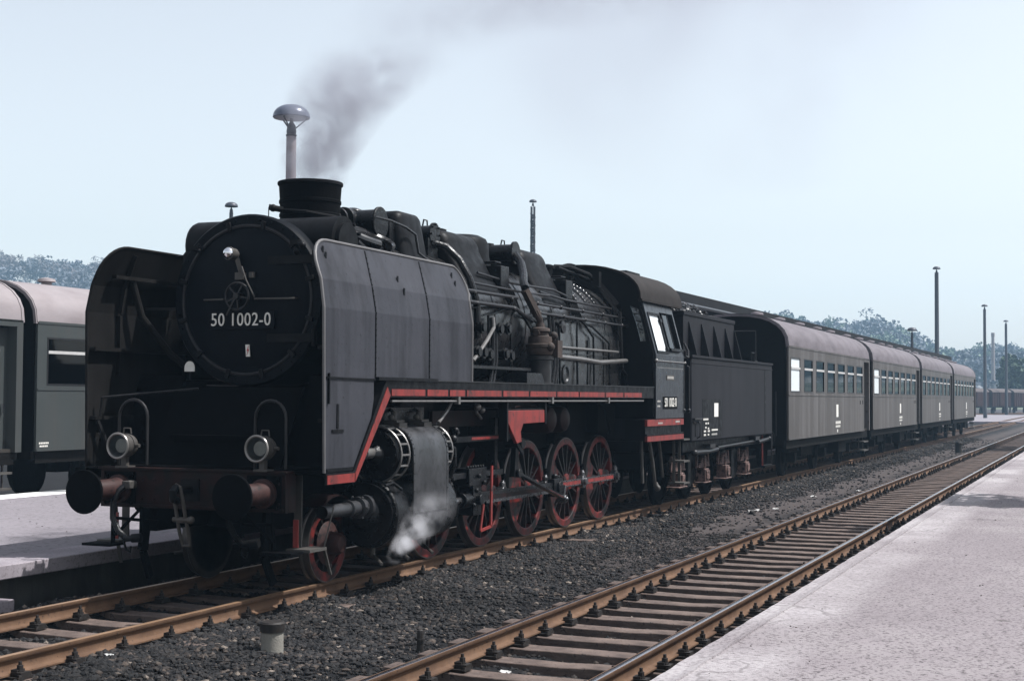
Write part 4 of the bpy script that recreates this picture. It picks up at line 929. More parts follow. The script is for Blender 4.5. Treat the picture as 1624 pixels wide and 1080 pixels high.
for sbx, ya, yb in ((s1, 5.85, 6.78), (s2, 8.6, 9.45)):
    m = MB(); m.lathe((0, (ya+yb)/2, 4.3), (0,0,1), [(0,.2),(.05,.2),(.06,.17),(.07,0)], 20); m.build('lid', 'loco_black', sbx)
    m = MB(); m.tube([(.12,ya-.1,4.33),(.14,ya-.1,4.42),(.14,ya+.0,4.42),(.14,ya+.02,4.3)], .012, 6); m.build('lid_handle', 'dark_pipe', sbx)
    m = MB(); m.box(.42,.72,yb+.1,yb+.32,3.92,3.945); m.box(.5,.8,yb+.12,yb+.42,3.3,3.88); m.build('valve_box', 'grease_black', sbx, bevel=.01)
    m = MB()
    for k in range(5):
        y = yb+.15+k*.07; a0 = .56+.03*k; zz = [3.86, 3.7, 3.5, 3.3-.02*k]
        pts = [(a0, y, 3.86)]+[(math.sqrt(max(.2, .955**2-(z-ZC)**2)), y+(.03*k)*(3.86-z), z) for z in zz[1:]]
        m.tube(pts, .018, 6)
        yt = ya-.6+k*.8; zt = 3.18-.06*k
        m.tube([pts[-1], (.95, y*.6+yt*.4, zz[-1]-.05), (.97, yt, zt), (.98, yt+.02, 2.2)], .018, 6)
    m.build('sand_pipe', 'loco_black', sbx)
# valves between
def valve_group(y, lab):
    m = MB(); m.cyl((-.34,y,4.18), (.4,y,4.18), .125, n=20); m.cyl((.4,y,4.18), (.43,y,4.18), .16, n=20); m.cyl((-.1,y,4.18), (-.1,y,4.37), .1, n=16); m.cyl((.12,y-.05,4.1), (.12,y-.05,4.33), .08, n=14)
    m.lathe((-.1,y,4.35), (0,0,1), [(0,.13),(.03,.13),(.05,.06)], 12)
    for k in range(8):
        a = 2*PI*k/8; m.cyl((.425,y+.135*math.cos(a),4.18+.135*math.sin(a)), (.455,y+.135*math.cos(a),4.18+.135*math.sin(a)), .014, n=6)
    for dx in (-.25, -.05, .15): m.lathe((dx,y+.05,4.29), (0,0,1), [(0,.03),(.05,.028),(.06,.015)], 6)
    m.tube([(.3,y,4.1),(.55,y+.1,4.02),(.72,y+.14,3.85),(.86,y+.16,3.6),(.95,y+.2,3.3),(.97,y+.22,2.8)], .05, 10); m.box(.2,.42,y-.2,y+.1,3.85,4.12)
    return P_(m, lab, 'grease_black')
valve_group(5.5, 'check_valve_group'); 
m = MB(); m.cyl((-.3,4.62,4.17), (.36,4.62,4.17), .17, n=22); m.cyl((.36,4.62,4.17), (.4,4.62,4.17), .2, n=22); m.cyl((-.02,4.4,4.2), (-.02,4.95,4.2), .16, n=20); m.lathe((0,4.62,4.28), (0,0,1), [(0,.14),(.06,.13),(.09,.05)], 14); m.cyl((.15,4.95,4.0), (.15,4.95,4.33), .09, n=14); m.lathe((.15,4.95,4.3), (0,0,1), [(0,.07),(.07,.03)], 8)
m.box(.1,.4,4.85,5.12,3.9,4.24); m.box(-.4,-.1,4.3,4.9,3.95,4.2); m.lathe((.0,4.28,4.2), (0,-1,0), [(0,.13),(.04,.13),(.05,.06),(.1,.05)], 16)
m.v = [(x, y-.62, z) for x, y, z in m.v]
P_(m, 'turbo_generator', 'grease_black', bevel=.008)
m = MB()
cir = [(.46+.2*math.cos(a), 4.12+.42*math.sin(a), 3.93-.10*math.cos(a)) for a in np.linspace(.3, 2*PI-.3, 22)]
m.tube(cir, .06, 10); m.tube([(.42,4.35,4.22),(.5,4.6,4.2),(.56,4.9,4.15),(.58,5.15,4.08),(.6,5.2,3.85),(.72,5.35,3.72)], .018, 6); m.v = [(x, y-.55, z) for x, y, z in m.v]; P_(m, 'exhaust_pipe', 'boiler_black')
m = MB(); m.cyl((-.3,8.3,4.2), (.42,8.3,4.2), .13, n=20); m.cyl((.42,8.3,4.2), (.46,8.3,4.2), .17, n=20); m.cyl((-.05,7.75,4.16), (-.05,8.25,4.2), .12, n=16); m.lathe((0,8.3,4.3), (0,0,1), [(0,.1),(.05,.09),(.06,.04)], 10); m.tube([(.45,8.3,4.16),(.62,8.1,4.02),(.8,7.75,3.82),(.92,7.45,3.68),(1.0,7.32,3.58)], .06, 10); P_(m, 'regulator_pipe', 'grease_black')
m = MB()
for x in (-.2, .2): m.lathe((x,11.35,3.93), (0,0,1), [(0,.13),(.06,.13),(.08,.09),(.3,.09),(.31,.11),(.36,.11),(.38,.04)], 16)
P_(m, 'safety_valve', 'loco_black')
m = MB(); m.tube([(.25,10.65,4.18),(.35,11.3,4.1),(.42,11.9,4.05)], .035, 8); m.tube([(.1,10.9,4.22),(.3,11.1,4.22),(.5,11.5,4.12),(.62,11.6,3.98)], .04, 8)
for k in range(4): m.tube([(.62+.04*k,11.45+.05*k,4.0-.03*k),(.74+.04*k,11.5+.05*k,3.8-.03*k),(.9+.03*k,11.62+.05*k,3.55-.05*k),(.97,11.65+.05*k,3.2-.1*k)], .02, 6)
m.box(.62,.74,11.35,11.47,3.9,4.16); m.bar((.66,11.5,4.0),(.93,11.75,3.62), .07, .07); P_(m, 'whistle_pipes', 'loco_black')
# ---- pipes along the right flank of the boiler (and the left)
for s in (1, -1):
    m = MB()
    m.tube([(s*.93,4.4,3.42),(s*.96,5.4,3.42),(s*.96,7.1,3.43)], .026, 8); m.cut(); m.tube([(s*.97,4.4,3.27),(s*.99,5.4,3.27),(s*.99,6.95,3.28),(s*.98,7.4,3.18),(s*1.0,7.6,3.12)], .028, 8)
    for z in (3.26, 3.40): m.cut(); m.tube([(s*(1.0 if z < 3.3 else .95),7.55,z),(s*(1.0 if z < 3.3 else .95),12.1,z)], .021, 8)
    m.cut(); m.tube([(s*.84,8.3,3.60),(s*.86,9.4,3.545),(s*.88,12.1,3.535)], .02, 8); m.cut(); m.tube([(s*.74,6.2,3.72),(s*.78,7.4,3.66),(s*.8,9.0,3.68),(s*.8,9.6,3.62)], .018, 8); m.cut(); m.tube([(s*.86,5.7,3.55),(s*.88,7.1,3.54),(s*.88,8.6,3.56)], .018, 8)
    m.cut()
    for y in (5.6, 6.9, 7.9, 8.9, 9.9, 10.9, 11.8):
        m.ball((s*.96,y,3.4), .035); m.ball((s*1.0,y,3.26), .036); m.bar((s*.82,y,3.4),(s*.96,y,3.4), .02, .02); m.bar((s*.86,y,3.26),(s*1.0,y,3.26), .02, .02)
    m.build_each('boiler_pipe', 'dark_pipe', loco)
    m = MB(); m.tube([(s*1.02,6.1,3.1),(s*1.04,6.08,2.96),(s*1.04,5.85,2.78),(s*1.04,5.4,2.5)], .026, 8); m.cut(); m.tube([(s*1.0,8.7,2.64),(s*1.02,9.6,2.63),(s*1.02,10.6,2.6),(s*1.02,12.0,2.66)], .038, 8); m.cut(); m.tube([(s*1.0,8.75,2.79),(s*1.0,11.6,2.8)], .02, 8); m.cut(); m.box(min(s*1.0,s*1.05),max(s*1.0,s*1.05),5.0,5.35,2.42,2.52)
    m.build_each('feed_pipe', 'pale_pipe', loco)
    m = MB()
    for y, z0 in ((5.15,3.3),(5.35,3.2),(6.15,3.1),(6.25,3.0),(8.35,3.3),(8.5,3.25),(8.62,3.1)): m.tube([(s*.97,y,z0),(s*1.0,y,2.9),(s*1.03,y-.06,2.5),(s*1.06,y-.25,2.2)], .032, 8).cut()
    m.tube([(s*.98,11.75,3.5),(s*.99,11.8,2.9),(s*1.0,11.85,2.5),(s*1.0,12.05,2.4),(s*1.0,12.1,2.2)], .032, 8).cut()
    for y, z in ((5.55,2.62),(5.75,2.62),(5.95,2.6),(6.5,2.62),(6.7,2.6),(5.7,2.95),(6.6,2.97),(6.3,2.95)): m.cyl((s*.75,y,z),(s*1.08,y,z), .06, n=14); m.cyl((s*1.02,y,z),(s*1.05,y,z), .085, n=14).cut()
    m.box(min(s*.8,s*1.1),max(s*.8,s*1.1),5.2,7.3,2.4,2.44); m.prism([(6.4,2.2),(7.1,2.2),(6.95,2.36),(6.4,2.36)], 'x', min(s*1.05,s*1.4), max(s*1.05,s*1.4))
    m.build_each('side_pipe', 'grease_black', loco)
    # feed pump
    m = MB(); m.lathe((s*1.1,7.66,2.2), (0,0,1), [(0,.2),(.03,.2),(.04,.165),(.36,.165),(.37,.2),(.42,.2),(.43,.12)], 24); pb = P_(m, 'feed_pump', 'dark_pipe')
    m = MB(); m.lathe((s*1.1,7.66,2.6), (0,0,1), [(0,.1),(.04,.18),(.1,.2),(.14,.19),(.15,.21),(.19,.21),(.2,.18),(.3,.17),(.31,.13),(.36,.12),(.38,.15),(.42,.14),(.44,.07),(.5,.06)], 24); m.ball((s*1.28,7.6,2.75), .07); m.ball((s*1.26,7.8,2.92), .06); m.cyl((s*1.1,7.5,2.95), (s*1.1,7.82,2.95), .05, n=10); m.box(min(s*1.2,s*1.36),max(s*1.2,s*1.36),7.7,7.9,2.6,2.85); m.build('pump_head', 'rust_brown', pb)
    m = MB(); m.bar((s*.99,7.32,3.56),(s*1.08,7.62,3.2), .09, .09); m.tube([(s*1.06,7.55,3.28),(s*1.1,7.64,3.15),(s*1.1,7.66,3.0)], .05, 10); m.build('pump_pipe', 'rust_brown', pb)

# ---- running boards
for s in (1, -1):
    X0, X1 = sorted((s*.85, s*1.46))
    m = MB(); m.prism([(1.4,1.2),(2.12,2.145),(12.16,2.145),(12.16,2.185),(2.09,2.185),(1.36,1.235)], 'x', X0, X1)
    xa, xb = sorted((s*1.46, s*1.475)); m.prism([(.78,1.14),(1.4,1.14),(2.17,2.02),(12.16,2.02),(12.16,2.205),(2.08,2.205),(1.36,1.255),(.78,1.255)], 'x', xa, xb)
    rb = P_(m, 'running_board', 'loco_black', smooth=0)
    m = MB(); m.box(min(s*1.44,s*1.486), max(s*1.44,s*1.486), 2.09, 12.16, 2.2055, 2.217); m.build('board_edge', 'dark_pipe', rb, smooth=0)
    xa, xb = sorted((s*1.475, s*1.481)); m = MB()
    m.prism([(.80,1.145),(1.37,1.145),(1.37,1.235),(.80,1.235)], 'x', xa, xb); m.prism([(1.385,1.143),(2.17,2.04),(2.10,2.13),(1.385,1.232)], 'x', xa, xb)
    y = 2.2; m.cut()
    for L in (.9, .62, .5, 1.15, .95, 1.05, .95, 1.2, .95, 1.0): 
        m.box(xa, xb, y, min(y+L-.06, 12.1), 2.035, 2.108); m.cut(); y += L
    m.build_each('red_stripe', 'red', rb, smooth=0)
    m = MB(); m.tube([(s*1.45,2.25,1.975),(s*1.45,11.6,1.975)], .014, 8)
    for y in (4.0,7.2,9.7): m.box(min(s*1.42,s*1.48),max(s*1.42,s*1.48),y-.03,y+.03,1.94,2.03)
    m.build('conduit', 'pale_pipe', rb)
    m = MB(); m.tube([(s*1.3,4.2,2.0),(s*1.33,3.95,1.85),(s*1.34,3.7,1.72)], .022, 8); m.cut(); m.tube([(s*1.2,5.1,1.95),(s*1.25,5.05,1.82),(s*1.2,5.3,1.75)], .02, 8); m.ball((s*1.3,4.95,1.9), .05); m.ball((s*1.26,5.2,1.86), .04); m.build_each('oil_pipe', 'pale_pipe', rb)

# ---- smoke deflectors
def deflector(s):
    def X(z):
        if z < 2.92: return 1.452
        if z < 3.21: return 1.452-.05*(z-2.92)/.29
        return 1.402-.17*(z-3.21)/.42
    def yf(z):
        if z < 2.9: return .78-.04*(z-1.25)/1.65
        if z < 3.3: return .74+.03*(z-2.9)/.4
        t = min(1, (z-3.3)/.335); return .77+.38*(1-math.sqrt(max(0, 1-t*t)))
    def yr(z):
        if z < 3.3: return 4.42+.03*max(0, z-2.9)
        t = min(1, (z-3.3)/.335); return 4.50+.04*t-.26*(1-math.sqrt(max(0, 1-t*t)))
    zs = [2.21,2.5,2.7,2.915,2.925,3.06,3.205,3.215,3.3,3.4,3.48,3.54,3.58,3.61,3.628,3.635]
    rows = []
    for z in zs: rows.append([(s*X(z), yf(z)+(yr(z)-yf(z))*k/12, z) for k in range(13)])
    m = MB(); m.sheet(rows, -.012*s)
    zl = [1.26,1.5,1.8,2.0,2.209]; rows = []
    for z in zl:
        ye = min(1.83, 1.36+(z-1.255)*.757); rows.append([(s*1.452, yf(z)+(ye-yf(z))*k/5, z) for k in range(6)])
    m.sheet(rows, -.012*s)
    d = P_(m, 'smoke_deflector', 'dusty_plate', smooth=4)
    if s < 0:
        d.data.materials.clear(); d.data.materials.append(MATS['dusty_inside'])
    edge = [(s*X(z), yf(z), z) for z in zl+zs]+[(s*X(zs[-1]), yf(zs[-1])+(yr(zs[-1])-yf(zs[-1]))*k/20, zs[-1]) for k in range(1, 20)]+[(s*X(z), yr(z), z) for z in zs[::-1]]
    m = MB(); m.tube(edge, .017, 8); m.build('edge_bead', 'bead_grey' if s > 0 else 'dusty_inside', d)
    # seams, rivets
    m = MB()
    for y in (1.86, 3.2):
        for za, zb in ((2.22,2.91),(2.93,3.2),(3.22,3.6)):
            dy = .0 if za < 3.2 else .12
            m.bar((s*(X(za)+.004),y,za), (s*(X(zb)+.004),y+dy,zb), .008, .02, (0,1,0))
        for k in range(22):
            z = 2.26+k*.06; yy = y+(.12*(z-3.22)/.38 if z > 3.22 else 0); m.lathe((s*(X(z)+.006),yy,z), (s,0,0), [(0,.013),(.007,.008)], 6)
        m.cut()
    m.bar((s*1.46,.8,2.215), (s*1.46,1.86,2.205), .01, .02); m.cut()
    m.box(min(s*1.455,s*1.50), max(s*1.455,s*1.50), 1.86, 3.35, 2.2, 2.235); m.build_each('seam', 'loco_black', d); m = MB()
    m.box(min(s*1.455,s*1.475), max(s*1.455,s*1.475), .83, .85, 1.95, 2.26); m.box(min(s*1.455,s*1.462), max(s*1.455,s*1.462), 1.02, 1.06, 1.7, 1.95); m.box(min(s*1.455,s*1.462), max(s*1.455,s*1.462), .92, 1.16, 1.66, 1.69)
    m.box(min(s*1.455,s*1.466), max(s*1.455,s*1.466), .82, 1.36, 1.268, 1.3)
    for y, z in ((1.0,3.52),(1.02,3.46),(4.15,3.5),(4.17,3.4),(2.55,3.33),(2.62,3.2)): m.box(min(s*(X(z)+.002),s*(X(z)+.012)), max(s*(X(z)+.002),s*(X(z)+.012)), y-.015, y+.015, z-.04, z+.04); m.cut()
    m.build_each('fixing', 'loco_black', d)
    # inside stiffeners and stays
    m = MB()
    for z in (2.52, 1.78): m.box(min(s*1.36,s*1.43), max(s*1.36,s*1.43), yf(z)+.03, 4.3 if z > 2.2 else 1.6, z-.02, z+.02)
    m.box(min(s*1.27,s*1.33), max(s*1.27,s*1.33), 1.0, 4.4, 3.29, 3.33)
    for y in (1.25, 2.5, 3.8): m.bar((s*1.41,y,2.25), (s*1.41,y,2.9), .04, .05); m.bar((s*1.40,y,2.92), (s*1.35,y,3.2), .04, .05); m.bar((s*1.35,y,3.2), (s*1.22,y+.02,3.56), .03, .05)
    m.tube([(s*1.33,1.35,3.3),(s*1.3,1.5,2.9),(s*1.1,1.75,2.5),(s*.95,1.95,2.3)], .04, 8)
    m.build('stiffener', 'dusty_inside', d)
    m = MB(); m.tube([(s*1.24,2.05,3.62),(s*.75,2.05,3.66)], .012, 6); m.tube([(s*1.24,3.7,3.62),(s*.7,3.7,3.7)], .012, 6); m.tube([(s*1.4,1.7,3.0),(s*.9,1.8,3.0)], .014, 6); m.build('stay', 'dark_pipe', d)
    if s < 0:
        m = MB(); m.tube([(-1.38,.9,1.78),(-1.36,.9,2.0),(-1.2,1.0,2.02),(-.4,1.3,2.1)], .014, 6); m.bar((-1.38,.86,1.75),(-1.33,1.1,1.3), .03, .03); m.build('rope', 'dark_pipe', d)
    return d
deflector(1); deflector(-1)

# ---- wheels
def spoked_wheel(s, y, Rw, nsp, name, crank=0., cw=0., pin_ang=0.):
    """s=+1 right, -1 left; wheel face x from .70 to .80; pin_ang measured from +Y"""
    fx = lambda t: s*(.80+t)
    c = (0, y, Rw)
    m = MB(); d = (s, 0, 0); o = (s*.80, y, Rw)
    rim_o, rim_i = Rw-.018, Rw-.115
    m.lathe(o, d, [(-.09,rim_i),(-.005,rim_i),(.004,rim_i+.012),(.004,rim_o),(-.09,rim_o),(-.09,rim_i)], 56)
    m.lathe(o, d, [(-.1,.0),(-.1,.13),(.02,.135),(.025,.12),(.03,.0)], 28)
    f0 = len(m.f)
    for k in range(nsp):
        a = 2*PI*k/nsp+.1; u = Vector((0, math.cos(a), math.sin(a))); p0 = Vector(o)+u*.11+Vector((-s*.035,0,0)); p1 = Vector(o)+u*(rim_i+.01)+Vector((-s*.045,0,0))
        t = Vector((0,-math.sin(a),math.cos(a))); X = Vector((s,0,0)); vs = []
        for p, w, h in ((p0,.062,.08),(p1,.044,.055)): vs += [p-t*w/2-X*h/2, p+t*w/2-X*h/2, p+t*w/3+X*h/2, p-t*w/3+X*h/2]
        m.add(vs, [(0,3,2,1),(4,5,6,7),(0,1,5,4),(1,2,6,5),(2,3,7,6),(3,0,4,7)])
    m.alt = [(f0, len(m.f), 'spoke_black')]
    if crank:
        a = pin_ang; e = Vector((0, math.cos(a), math.sin(a)))*crank; q = Vector(o)+e
        m.lathe(q, d, [(-.08,.11),(.024,.11),(.028,.09),(.028,0)], 22); tt = Vector((0,-e.z,e.y)).normalized(); vs = []
        for t in (-.07, .022):
            X = Vector((s*t,0,0)); vs += [Vector(o)+X+tt*.125, Vector(o)+X-tt*.125, q+X-tt*.1, q+X+tt*.1]
        m.add(vs, [(0,1,2,3),(7,6,5,4),(0,4,5,1),(1,5,6,2),(2,6,7,3),(3,7,4,0)])
    w = m.build(name, 'red_wheel', loco, at=(s*.8, y, Rw), smooth=30)
    m = MB(); m.lathe(o, d, [(-.11,Rw-.05),(-.11,Rw+.0),(-.105,Rw+.022),(-.095,Rw+.028),(-.08,Rw+.02),(-.07,Rw+.004),(-.01,Rw),(.002,Rw-.004),(.002,Rw-.018),(-.09,Rw-.018),(-.11,Rw-.05)], 72); m.build('tyre', 'tyre', w, at=(s*.8, y, Rw), smooth=30)
    if cw:
        a = pin_ang+PI; r0, r1 = rim_i-.19*cw-.03, rim_i+.005; pts = []
        h = .55*cw
        for t in np.linspace(-h, h, 12): pts.append((y+r1*math.cos(a+t), Rw+r1*math.sin(a+t)))
        for t in np.linspace(h, -h, 8): rr = r0; pts.append((y+rr*math.cos(a+t*.92), Rw+rr*math.sin(a+t*.92)))
        m = MB(); m.prism(pts, 'x', min(fx(-.07), fx(.0)), max(fx(-.07), fx(.0))); m.build('counterweight', 'red_wheel', w, at=(s*.8, y, Rw), smooth=30)
    return w
for s in (1, -1):
    spoked_wheel(s, YL, .425, 10, 'leading_wheel')
    m = MB(); m.lathe((s*.8,YL,.425), (s,0,0), [(.0,.24),(.03,.2),(.06,.13),(.14,.12),(.18,.09),(.2,0)], 28); P_(m, 'axle_cap', 'red_pink')
    m = MB(); pts = [(YL+.53*math.cos(a), .43+.53*math.sin(a)) for a in np.linspace(R(35), R(128), 12)]; pts += [(YL+.51*math.cos(a), .43+.51*math.sin(a)) for a in np.linspace(R(128), R(35), 12)]
    m.prism(pts, 'x', min(s*.62,s*.92), max(s*.62,s*.92)); sp = P_(m, 'wheel_guard', 'red_dark', smooth=40)
    for i, y in enumerate(YW):
        spoked_wheel(s, y, .7, 15, 'driving_wheel', .33, 1.6 if i == 2 else 1.0, 0 if s > 0 else PI/2)
    # coupling rod
    pa = 0 if s > 0 else PI/2; dy, dz = .33*math.cos(pa), .33*math.sin(pa)
    m = MB(); z = .7+dz; xa, xb = sorted((s*.93, s*.985))
    m.box(xa, xb, YW[0]+dy, YW[4]+dy, z-.05, z+.05); m.box(min(s*.985,s*.99), max(s*.985,s*.99), YW[0]+dy+.15, YW[4]+dy-.15, z-.05, z-.03); m.box(min(s*.985,s*.99), max(s*.985,s*.99), YW[0]+dy+.15, YW[4]+dy-.15, z+.03, z+.05)
    for i, y in enumerate(YW):
        m.cyl((s*.91,y+dy,z), (s*1.0,y+dy,z), .105, n=24); m.cyl((s*.9,y+dy,z), (s*1.04,y+dy,z), .06, n=16); m.lathe((s*.96,y+dy,z+.1), (0,0,1), [(0,.045),(.05,.045),(.06,.03),(.08,.03)], 10)
    cr = P_(m, 'coupling_rod', 'rod_steel', bevel=.004)
    m = MB(); m.box(min(s*.985,s*.988), max(s*.985,s*.988), YW[3]+dy+.15, YW[4]+dy-.15, z-.028, z+.028); m.box(min(s*.985,s*.988), max(s*.985,s*.988), YW[2]+dy+.35, YW[3]+dy-.15, z-.028, z+.028); m.build('rod_fluting', 'red', cr)
    # main rod
    yc = 5.15 if s > 0 else 4.75; yp = YW[2]+dy; zp = .7+dz; xm = s*1.13
    m = MB(); m.bar((xm,yc,.72), (xm,yp-.15,zp), .06, .15)
    m.box(min(xm-.055,xm+.055), max(xm-.055,xm+.055), yp-.2, yp+.17, zp-.13, zp+.13); m.cyl((xm-s*.08,yp,zp), (xm+s*.09,yp,zp), .1, n=24); m.lathe((xm,yp-.05,zp+.12), (0,0,1), [(0,.05),(.06,.05),(.08,.03)], 10); m.lathe((xm,yp+.1,zp+.12), (0,0,1), [(0,.035),(.05,.03)], 10)
    mr = P_(m, 'main_rod', 'grease_black', bevel=.006)
    m = MB(); m.bar((xm+s*.031,yc+.15,.66), (xm+s*.031,yp-.25,zp-.05), .006, .04); m.build('rod_edge', 'rod_steel', mr)
    m = MB(); m.bar((xm+s*.031,yc+.5,.715), (xm+s*.031,yp-.35,zp+.0), .004, .055); m.build('rod_fluting', 'red_dark', mr)
    # return crank, eccentric rod, link
    q = Vector((s*1.24, yp-.09, zp-.16)); m = MB(); m.bar((s*1.24,yp,zp+.03), q, .05, .11, (1,0,0)); m.cyl((s*1.2,q.y,q.z), (s*1.33,q.y,q.z), .06, n=18); m.ball((s*1.33,q.y,q.z), .035); P_(m, 'return_crank', 'rod_steel', bevel=.005)
    m = MB(); m.bar(q+Vector((s*.05,0,0)), (s*1.27,6.38,1.0), .035, .085, (1,0,0)); m.cyl((s*1.24,6.38,1.0), (s*1.32,6.38,1.0), .06, n=16); er = P_(m, 'eccentric_rod', 'grease_black', bevel=.004)
    m = MB(); d = (Vector((s*1.27,6.38,1.0))-q).normalized(); a = q+Vector((s*.069,0,0))+d*.12; b = Vector((s*1.289,6.38,1.0))-d*.12; m.bar(a, b, .004, .045, (1,0,0)); m.build('rod_fluting', 'red', er)
    m = MB(); arc = [(6.33+.05*(1-((z-1.4)/.42)**2), z) for z in np.linspace(.95, 1.85, 12)]; m.prism([(y-.05, z) for y, z in arc]+[(y+.06, z) for y, z in arc[::-1]], 'x', min(s*1.2,s*1.27), max(s*1.2,s*1.27)); m.cyl((s*1.1,6.38,1.4),(s*1.36,6.38,1.4), .07); P_(m, 'expansion_link', 'loco_black')
    # red motion bracket
    xa, xb = sorted((s*1.36, s*1.41))
    m = MB(); m.prism([(5.7,1.85),(7.05,1.85),(7.05,1.68),(6.25,1.67),(6.16,1.56),(6.2,1.43),(6.03,1.41),(5.83,1.58),(5.7,1.7)], 'x', xa, xb); mbk = P_(m, 'motion_bracket', 'red', bevel=.006)
    m = MB(); xa2, xb2 = sorted((s*.6, s*1.40)); m.box(xa2, xb2, 5.72, 7.08, 1.852, 1.875); m.box(min(s*1.3,s*1.42), max(s*1.3,s*1.42), 5.65, 5.695, 1.45, 2.0); m.box(min(s*1.3,s*1.42), max(s*1.3,s*1.42), 7.055, 7.1, 1.66, 2.0); m.bar((s*1.36,6.12,1.42),(s*1.38,6.3,1.27), .03, .05); m.build('bracket_flange', 'loco_black', mbk)
    # radius rod, slide bar, crosshead
    m = MB(); m.box(min(s*1.16,s*1.22), max(s*1.16,s*1.22), 4.3, 6.3, 1.46, 1.53); rr = P_(m, 'radius_rod', 'loco_black'); m = MB(); m.box(min(s*1.22,s*1.224), max(s*1.22,s*1.224), 4.95, 5.95, 1.48, 1.515); m.build('rod_fluting', 'red', rr)
    m = MB(); m.box(min(s*1.02,s*1.2), max(s*1.02,s*1.2), 3.9, 6.05, 1.0, 1.07); m.box(min(s*.7,s*1.1), max(s*.7,s*1.1), 6.0, 6.1, .95, 1.75); P_(m, 'slide_bar', 'grease_black', bevel=.005)
    m = MB(); m.box(min(s*1.0,s*1.24), max(s*1.0,s*1.24), yc-.3, yc+.25, .9, 1.12); m.box(min(s*1.02,s*1.22), max(s*1.02,s*1.22), yc-.13, yc+.13, .52, .95); m.cyl((s*1.0,yc,.72), (s*1.29,yc,.72), .07, n=18); m.cyl((s*1.13,yc-.35,.72), (s*1.13,yc,.72), .1, n=18)
    for k in range(7): m.lathe((s*1.2,yc-.27+k*.08,1.12), (0,0,1), [(0,.022),(.03,.02),(.035,.012)], 6)
    for k in range(6): m.ball((s*1.26,yc-.2+k*.08,.66+.09*((k*37) % 5)), .032, 8)
    P_(m, 'crosshead', 'grease_black', bevel=.006)
    m = MB(); m.cyl((s*1.13,3.9,.72), (s*1.13,yc-.2,.72), .045, n=16); P_(m, 'piston_rod', 'rod_steel')
    m = MB(); ys = yc+.28; m.bar((s*1.3,ys,1.14), (s*1.3,ys-.02,.35), .02, .05); m.bar((s*1.3,ys-.02,.36), (s*1.3,ys-.36,.33), .02, .035); m.bar((s*1.3,ys-.36,.33), (s*1.3,ys-.26,.66), .015, .04); P_(m, 'combination_lever', 'red')
    # cylinder block
    m = MB(); m.cyl((s*1.08,2.42,.73), (s*1.08,3.98,.73), .385, n=40); m.lathe((s*1.08,2.42,.73), (0,-1,0), [(0,.385),(.02,.37),(.05,.2),(.12,.15),(.16,.12)], 36)
    m.cyl((s*1.08,2.35,.73),(s*1.08,2.44,.73), .34, n=36)
    for k in range(18):
        a = 2*PI*k/18; m.cyl((s*1.08+.36*math.cos(a),2.38,.73+.36*math.sin(a)), (s*1.08+.36*math.cos(a),2.42,.73+.36*math.sin(a)), .018, n=6); m.cyl((s*1.08+.36*math.cos(a),3.98,.73+.36*math.sin(a)), (s*1.08+.36*math.cos(a),4.02,.73+.36*math.sin(a)), .018, n=6)
    m.cyl((s*1.14,2.55,1.38), (s*1.14,3.85,1.38), .25, n=32); m.box(min(s*.5,s*1.1), max(s*.5,s*1.1), 2.6, 3.8, .5, 1.9)
    cy = P_(m, 'cylinder', 'grease_black')
    prof = [(.95,1.70),(1.16,1.70),(1.30,1.675),(1.40,1.61),(1.455,1.53),(1.485,1.42),(1.49,1.2),(1.49,.75),(1.48,.6),(1.42,.47),(1.32,.40),(1.3,.42),(1.405,.49),(1.465,.61),(1.475,.75),(1.475,1.2),(1.47,1.42),(1.44,1.52),(1.39,1.595),(1.29,1.66),(1.16,1.685),(.95,1.685)]
    m = MB(); m.prism([(s*x, z) for x, z in prof], 'y', 2.74, 3.66); ap = m.build('cylinder_casing', 'apron_grey', cy, smooth=40)
    out = prof[:11]
    for ya, yb in ((2.735, 2.775), (3.625, 3.665)):
        m = MB(); m.prism([(s*(x+.004), z+.003) for x, z in out]+[(s*(x-.002), z-.002) for x, z in out[::-1]], 'y', ya, yb)
        for k in range(24):
            t = k/23*(len(out)-1); i = min(int(t), len(out)-2); q = t-i; x = out[i][0]*(1-q)+out[i+1][0]*q; z = out[i][1]*(1-q)+out[i+1][1]*q; m.ball((s*(x+.003), (ya+yb)/2, z+.003), .011, 6)
        m.build('edge_band', 'apron_grey', ap, smooth=40)
    m = MB(); m.box(min(s*1.487,s*1.494), max(s*1.487,s*1.494), 2.775, 3.625, .70, .725); m.build('seam', 'loco_black', ap, smooth=0)
    m = MB()
    for y in (2.85, 3.5): m.box(min(s*1.05,s*1.3), max(s*1.05,s*1.3), y-.1, y+.1, 1.68, 1.73); m.box(min(s*1.08,s*1.27), max(s*1.08,s*1.27), y-.11, y+.09, 1.735, 1.76); m.cyl((s*1.18,y,1.76), (s*1.18,y,1.86), .035, n=10); m.ball((s*1.18,y-.07,1.79), .035); m.ball((s*1.1,y+.08,1.79), .03); m.tube([(s*1.18,y,1.84),(s*1.05,y+.1,1.9),(s*.95,y+.3,1.9)], .02, 6)
    m.build('relief_valve', 'lamp_body', cy)
    for y0, y1 in ((2.50, 2.70), (3.70, 3.86)):
        m = MB(); m.ring((s*1.14,y0,1.38), (0,1,0), .315, .014, 36, 6); m.ring((s*1.14,y1,1.38), (0,1,0), .315, .014, 36, 6)
        for k in range(16):
            a = 2*PI*k/16; m.bar((s*1.14+.315*math.cos(a),y0,1.38+.315*math.sin(a)), (s*1.14+.315*math.cos(a),y1,1.38+.315*math.sin(a)), .02, .02)
        m.build('grating_ring', 'pale_pipe', cy)
    m = MB(); m.lathe((s*1.14,2.5,1.38), (0,-1,0), [(0,.3),(.03,.27),(.05,.12),(.1,.1),(.14,.06)], 32)
